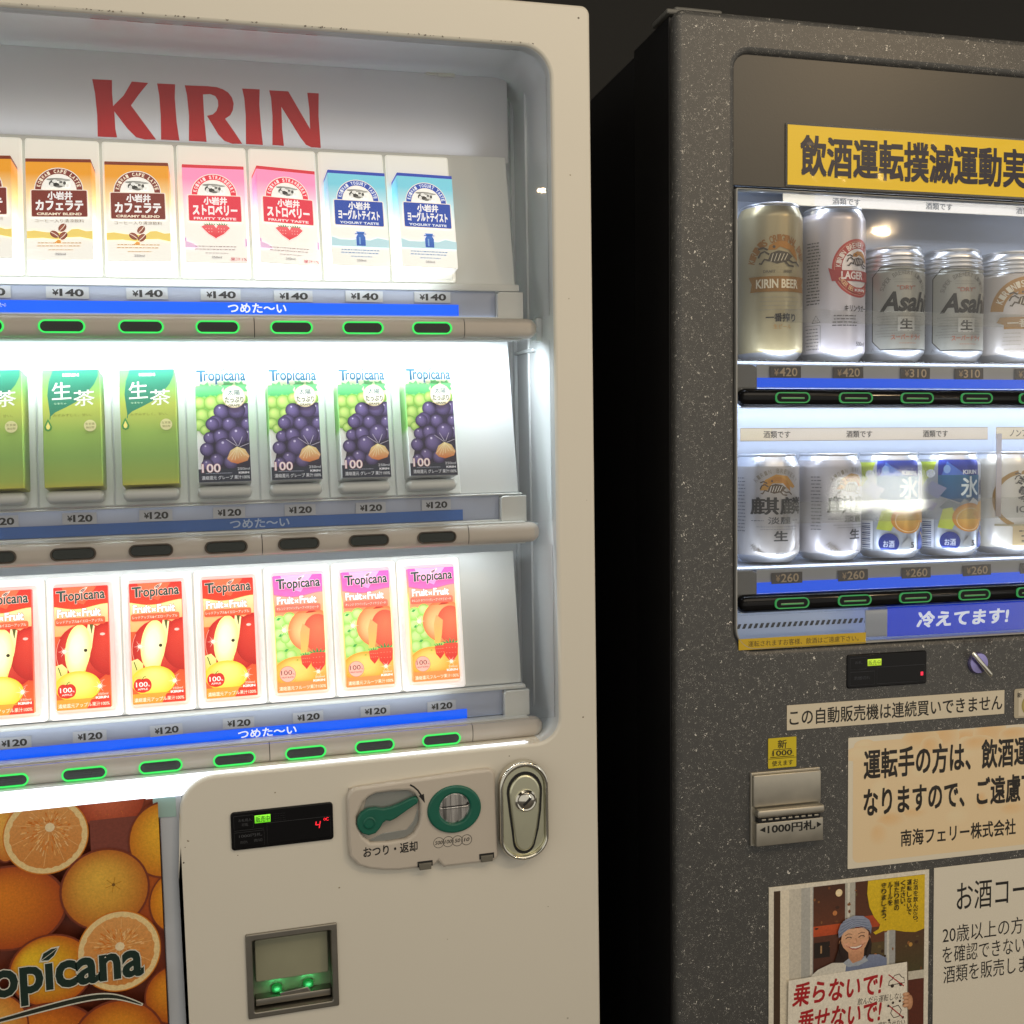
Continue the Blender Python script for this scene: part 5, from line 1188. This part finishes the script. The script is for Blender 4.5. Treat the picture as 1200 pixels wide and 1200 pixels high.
for x in (606, 686, 764.5, 843.5, 923):
    bm = bm_new(); box(bm, x - 15, x + 15, 34, 62, 97.6, 101.8, .8); box(bm, x - 9, x + 7, 30, 36, 96.9, 100, .8); gp('can_seat', bm, mat('cream_seat_plastic', (.62, .58, .42), .35) if x == 606 else bpy.data.materials['cream_seat_plastic'])

# cans
RC = 37.0
def can(art, X, z0, H, body, ribs=False, neck=None, label='', group='', turn=0, matt=None):
    def prof(h):
        P = [(RC * .76, 0), (RC * .80, .8), (RC * .965, 8.5), (RC, 12), (RC, H - (30 if ribs else 17))]
        if ribs:
            for k in range(4): P += [(RC * (.962 - k * .012), H - 27.8 + k * 5), (RC * (1.0 - k * .013), H - 26 + k * 5), (RC * (1.0 - k * .013), H - 24.6 + k * 5)]
            P += [(RC * .925, H - 6.5)]
        else: P += [(RC * .995, H - 14), (RC * .93, H - 8), (RC * .88, H - 4)]
        P += [(RC * .865, H - 3), (RC * .89, H - 2), (RC * .89, H - .6), (RC * .86, H)]
        return P
    P = prof(0)
    def rf(z):
        for a, b in zip(P, P[1:]):
            if a[1] <= z <= b[1]: return a[0] + (b[0] - a[0]) * (z - a[1]) / (b[1] - a[1] + 1e-9)
        return P[-1][0]
    turn -= math.degrees(math.atan2(X, 1180)) * .4
    root = empty('beer_can', MR @ tr(X, 60 + (RC - 37), z0) @ Matrix.Rotation(math.radians(turn), 4, 'Z'), label, 'can', group)
    cols = [body] * len(P)
    bm = bm_new(); lathe(bm, P, 120, 'Z', cols=cols)
    nk = neck if neck is not None else H - 7
    for f in bm.faces:
        z = f.calc_center_median().z; f.material_index = 1 if (z < 10 or z > nk) else 0
    art.to(bm, wrap=(RC, (rf, [p[1] for p in P[3:-4]])), clip=(-70, 10, 70, H - 6), y=-.14)
    obj('can_body', bm, [matt or INK_CAN, SILVER], root, Matrix.Identity(4), sharp=24)
    bm = bm_new(); lathe(bm, [(RC * .86, H), (RC * .83, H - .3), (RC * .81, H - 4), (.01, H - 4)], 48, 'Z'); lathe(bm, [(7, H - 3.9), (7, H - 2.8), (.01, H - 2.6)], 20, 'Z', (0, -9, 0)); obj('can_lid', bm, SILVER, root, Matrix.Identity(4))
    return root
G1, G2 = 'beer cans on the upper shelf', 'cans on the lower shelf'
XS = (606, 686, 764.5, 843.5, 923)
can(can_kirin_gold(), XS[0], 103.5, 175, '#b0a37e', neck=170, label='tall champagne gold beer can at the left end of the upper shelf', group=G1)
can(can_lager(), XS[1], 103.5, 175, '#cfc8cc', neck=165, label='tall white lager can with a red ring, beside the gold can', group=G1)
dry = can_dry()
can(dry, XS[2], 105, 131, '#9fa2a8', True, 103, 'short silver beer can with bold black italic name, right beside the tall white can', G1, turn=-11)
can(dry, XS[3], 105, 131, '#9fa2a8', True, 103, 'second silver can with the bold black name, beside the white and gold one', G1, turn=-9)
can(can_kirin_white(), XS[4], 105, 131, '#d4cdc8', True, 103, 'short white beer can with a golden arch, at the right edge of the photo', G1)
XT = (603, 682.5, 762, 842, 921); tn = can_tanrei(); ch = can_chuhi()
can(tn, XT[0], -125, 123, '#b4afac', neck=110, label='silver white can with two large black kanji at the left end of the lower shelf', group=G2)
can(tn, XT[1], -125, 123, '#bcb8bc', neck=114, label='silver white can turned to show its printed side, half hidden by the bright reflection', group=G2, turn=24)
can(ch, XT[2], -125, 123, '#a4abb6', neck=115, label='blue citrus drink can behind the right part of the bright reflection', group=G2, turn=-3)
can(ch, XT[3], -125, 123, '#a4abb6', neck=115, label='blue citrus drink can with the white ice character in plain view', group=G2)
can(can_malt(), XT[4], -125, 123, '#e3ded2', neck=112, label='cream can with a brown ring at the right edge of the lower shelf', group=G2)

# notices: each a laminated sheet standing just off the door
def sheet(name, x0, z0, x1, z1, y, art, col, label, cat, m=INK_GLOSS, r=1.5, rim=None, rot=0, thick=.7):
    bm = bm_new(); L = bm.verts.layers.float_color['Col']
    if rim:
        plate(bm, [rrect(x0 - rim, z0 - rim, x1 + rim, z1 + rim, r)], y - .3, y + .3, mi=1); box(bm, x0, x1, y - .5, y - .32, z0, z1, col=col)
    else: plate(bm, [rrect(x0, z0, x1, z1, r, 4)], y - thick, y, .2)
    if not rim:
        for v in bm.verts: v[L] = (*lin(col), 1)
    if art: art.to(bm, y=y - thick - .05, clip=(x0, z0, x1, z1))
    bmesh.ops.translate(bm, verts=bm.verts, vec=(-(x0 + x1) / 2, 0, -(z0 + z1) / 2))
    o = obj(name, bm, [m, RIM], None, MR @ tr((x0 + x1) / 2, 0, (z0 + z1) / 2) @ Matrix.Rotation(rot, 4, 'Y'))
    return tag(o, label, cat)
RIM = glass('laminate_rim', (.75, .72, .66), 2.5)
A = Art(.03); A.text('飲酒運転撲滅運動実施中', 614.5, 302.5, 963, 345, '#0a0828', .034)
sheet('safety_sign', 598.5, 291.5, 990, 356, 3.8, A, '#f6d01c', 'long yellow sign with dark blue characters above the can window', 'sign', rim=2.2)
A = Art(.03); A.text('運転されますお客様、飲酒はご遠慮下さい。', 550, -213.8, 686, -207.2, '#4a3c18', .0)
sheet('warning_sticker', 538.7, -217, 695.3, -204.6, -.3, A, '#cfae20', 'narrow yellow sticker with tiny print under the can window', 'sticker', INK, .5)
A = Art(.03); A.text('この自動販売機は連続買いできません', 600.5, -305, 875.5, -287, '#1e1a14', .015)
sheet('notice_strip', 597.2, -310, 878.5, -281.8, -.3, A, '#ddd3bc', 'cream strip notice with one line of black print', 'notice', INK, .6)
A = Art(.03); A.rect(898, -314, 985, -284, '#d6cdb8'); A.text('新', 896, -292, 902, -286, '#2c2a20', .02); A.disc(915, -302, 13, edge='#9a9048', mid='#d8cc88'); A.disc(915, -302, 8, edge='#b8ac68')
sheet('coin_sticker', 892, -316.6, 990, -281.6, -.3, A, '#b9b09a', 'small framed sticker with a round coin picture at the right edge', 'sticker', INK, 3)
A = Art(.03); A.outline([(577, -339), (606, -339), (602, -330.6), (581, -330.6)], .8, '#2a2410'); A.text('1000', 579.5, -337.8, 603.5, -331.6, '#2a2410', .02); A.text('新', 586, -329.4, 597, -320, '#2a2410', .015); A.text('使えます', 579, -349, 604.5, -343, '#2a2410', .01); A.stroke([(574.5, -340.6), (609, -340.6)], .5, '#2a2410')
sheet('bill_sticker', 574.4, -351.4, 609, -317.5, -.3, A, '#d8c320', 'small square yellow sticker reading 1000 above the bill slot', 'sticker', INK, 1)
A = Art(.004); A.poly(rrect(680, -469, 985, -330, 8), '#efd8b0')
rr = random.Random(3)
for k in range(26):
    x, z = rr.uniform(690, 980), rr.choice((rr.uniform(-345, -330), rr.uniform(-469, -330))); A.disc(x, z, rr.uniform(8, 26), rr.uniform(6, 16), edge='#efd8b0', mid=rr.choice(('#eecb98', '#f0deb8', '#edc690')), n=16)
A.text('運転手の方は、飲酒運転と', 694, -373, 955, -339.5, '#241e18', .03, slope=.002); A.text('なりますので、ご遠慮下さい。', 694, -416, 973, -384, '#241e18', .03); A.text('南海フェリー株式会社', 742, -455.5, 896, -436.5, '#241e18', .02)
sheet('driver_notice', 673.8, -475.2, 990, -324, -.3, A, '#e8e0cc', 'large pale orange notice with three lines of heavy black print', 'notice', INK_GLOSS, 1)
P_ = woman_poster(204, 288)
bm = bm_new(); L = bm.verts.layers.float_color['Col']; plate(bm, [rrect(0, -288, 204, 0, 1)], -.9, 0, .2)
for v in bm.verts: v[L] = (*lin('#d6ccb4'), 1)
P_.to(bm, y=-.95, clip=(0, -288, 204, 0)); tag(obj('photo_poster', bm, INK_POSTER, None, MR @ tr(575.5, -.3, -486)), 'photo poster of a smiling woman in a blue headscarf holding a hand-lettered board', 'poster')
A = Art(.03); A.text('お酒コーナー', 817, -540, 965, -506, '#1c1a18', .005); A.text('20歳以上の方と', 798.5, -577, 925, -556, '#1c1a18', .0); A.text('を確認できない場合', 798.5, -601, 945, -580, '#1c1a18', .0); A.text('酒類を販売しません', 800, -625, 950, -604, '#1c1a18', .0)
sheet('age_notice', 786.3, -760, 1010, -485.5, -.3, A, '#e6e0d0', 'white paper notice with black print beside the photo poster', 'notice', INK, .6)

# display, knob, bill slot
bm = bm_new(); plate(bm, [rrect(671.5, -267.5, 773.5, -229, 3)], -2, 4, 1.2); dw = gp('display_window', bm, BLACK)
A = Art(.03)
for q in ((675, -246, 695, -233), (675, -264, 706, -249), (709, -264, 770, -245)): A.outline([(q[0], q[1]), (q[2], q[1]), (q[2], q[3]), (q[0], q[3])], .35, '#3a3c44')
A.text('お札', 681, -240, 690, -236.5, '#3c3f48', 0); A.text('釣銭切れ', 680, -258, 700, -254, '#3c3f48', 0)
bm = bm_new(); A.to(bm, y=-2.05); obj('window_print', bm, INK, dw, Matrix.Identity(4))
A = Art(.03); A.rect(697, -243, 714.5, -235.4, '#8ca818', '#b8d83c'); A.text('販売中', 698, -242, 713.5, -236.4, '#2c3a0c', .0); A.rect(765.4, -257.6, 768.6, -253.4, '#ff2848'); bm = bm_new(); A.to(bm, y=-2.1); obj('sale_lamp', bm, INK_LED, dw, Matrix.Identity(4))
bm = bm_new(); lathe(bm, [(12.8, 1), (12.8, -2), (11.4, -4.5), (.01, -5)], 32, 'Y', (841.5, 0, -247.5)); kn = gp('return_knob', bm, mat('violet_sheened_steel', (.36, .33, .66), .25, .9))
bm = bm_new(); box(bm, -19, 19, -6, -4, -2.6, 2.6, 1.6); obj('knob_grip', bm, CHROME, kn, tr(841.5, -4, -247.5) @ Matrix.Rotation(math.radians(48), 4, 'Y'))
A = Art(.03); A.text('おつり返却', 822, -228, 862, -219, '#3c3634', .0); bm = bm_new(); A.to(bm, y=-.05); gp('return_lettering', bm, INK)
bm = bm_new(); plate(bm, [rrect(552.5, -436.5, 637.6, -353.8, 1)], -3, 6, 1, mi=0); box(bm, 554, 636.5, -7, 0, -392, -356, 1.5); box(bm, 555.5, 636.8, -15, 0, -402, -393, 2.4); box(bm, 555.5, 636.8, -11, 0, -434.5, -408.5, .8); bs = gp('bill_slot', bm, [STEEL, BLACK])
bm = bm_new(); box(bm, 558, 634, -10.5, -2, -409.3, -402.6, .8); obj('slot_mouth', bm, BLACKM, bs, Matrix.Identity(4))
bm = bm_new()
for k in range(9): box(bm, 561 + k * 8, 566 + k * 8, -13, -10, -405.6, -403.6, .5)
obj('slot_teeth', bm, STEEL, bs, Matrix.Identity(4))
A = Art(.04); A.text('1000円札', 569, -421, 627, -410.6, '#1a1814', .03); A.poly([(559, -416), (566, -412.8), (566, -419.2)], '#1a1814'); A.poly([(635, -416), (629, -412.8), (629, -419.2)], '#1a1814')
bm = bm_new(); A.to(bm, y=-11.1); obj('slot_print', bm, INK, bs, Matrix.Identity(4))
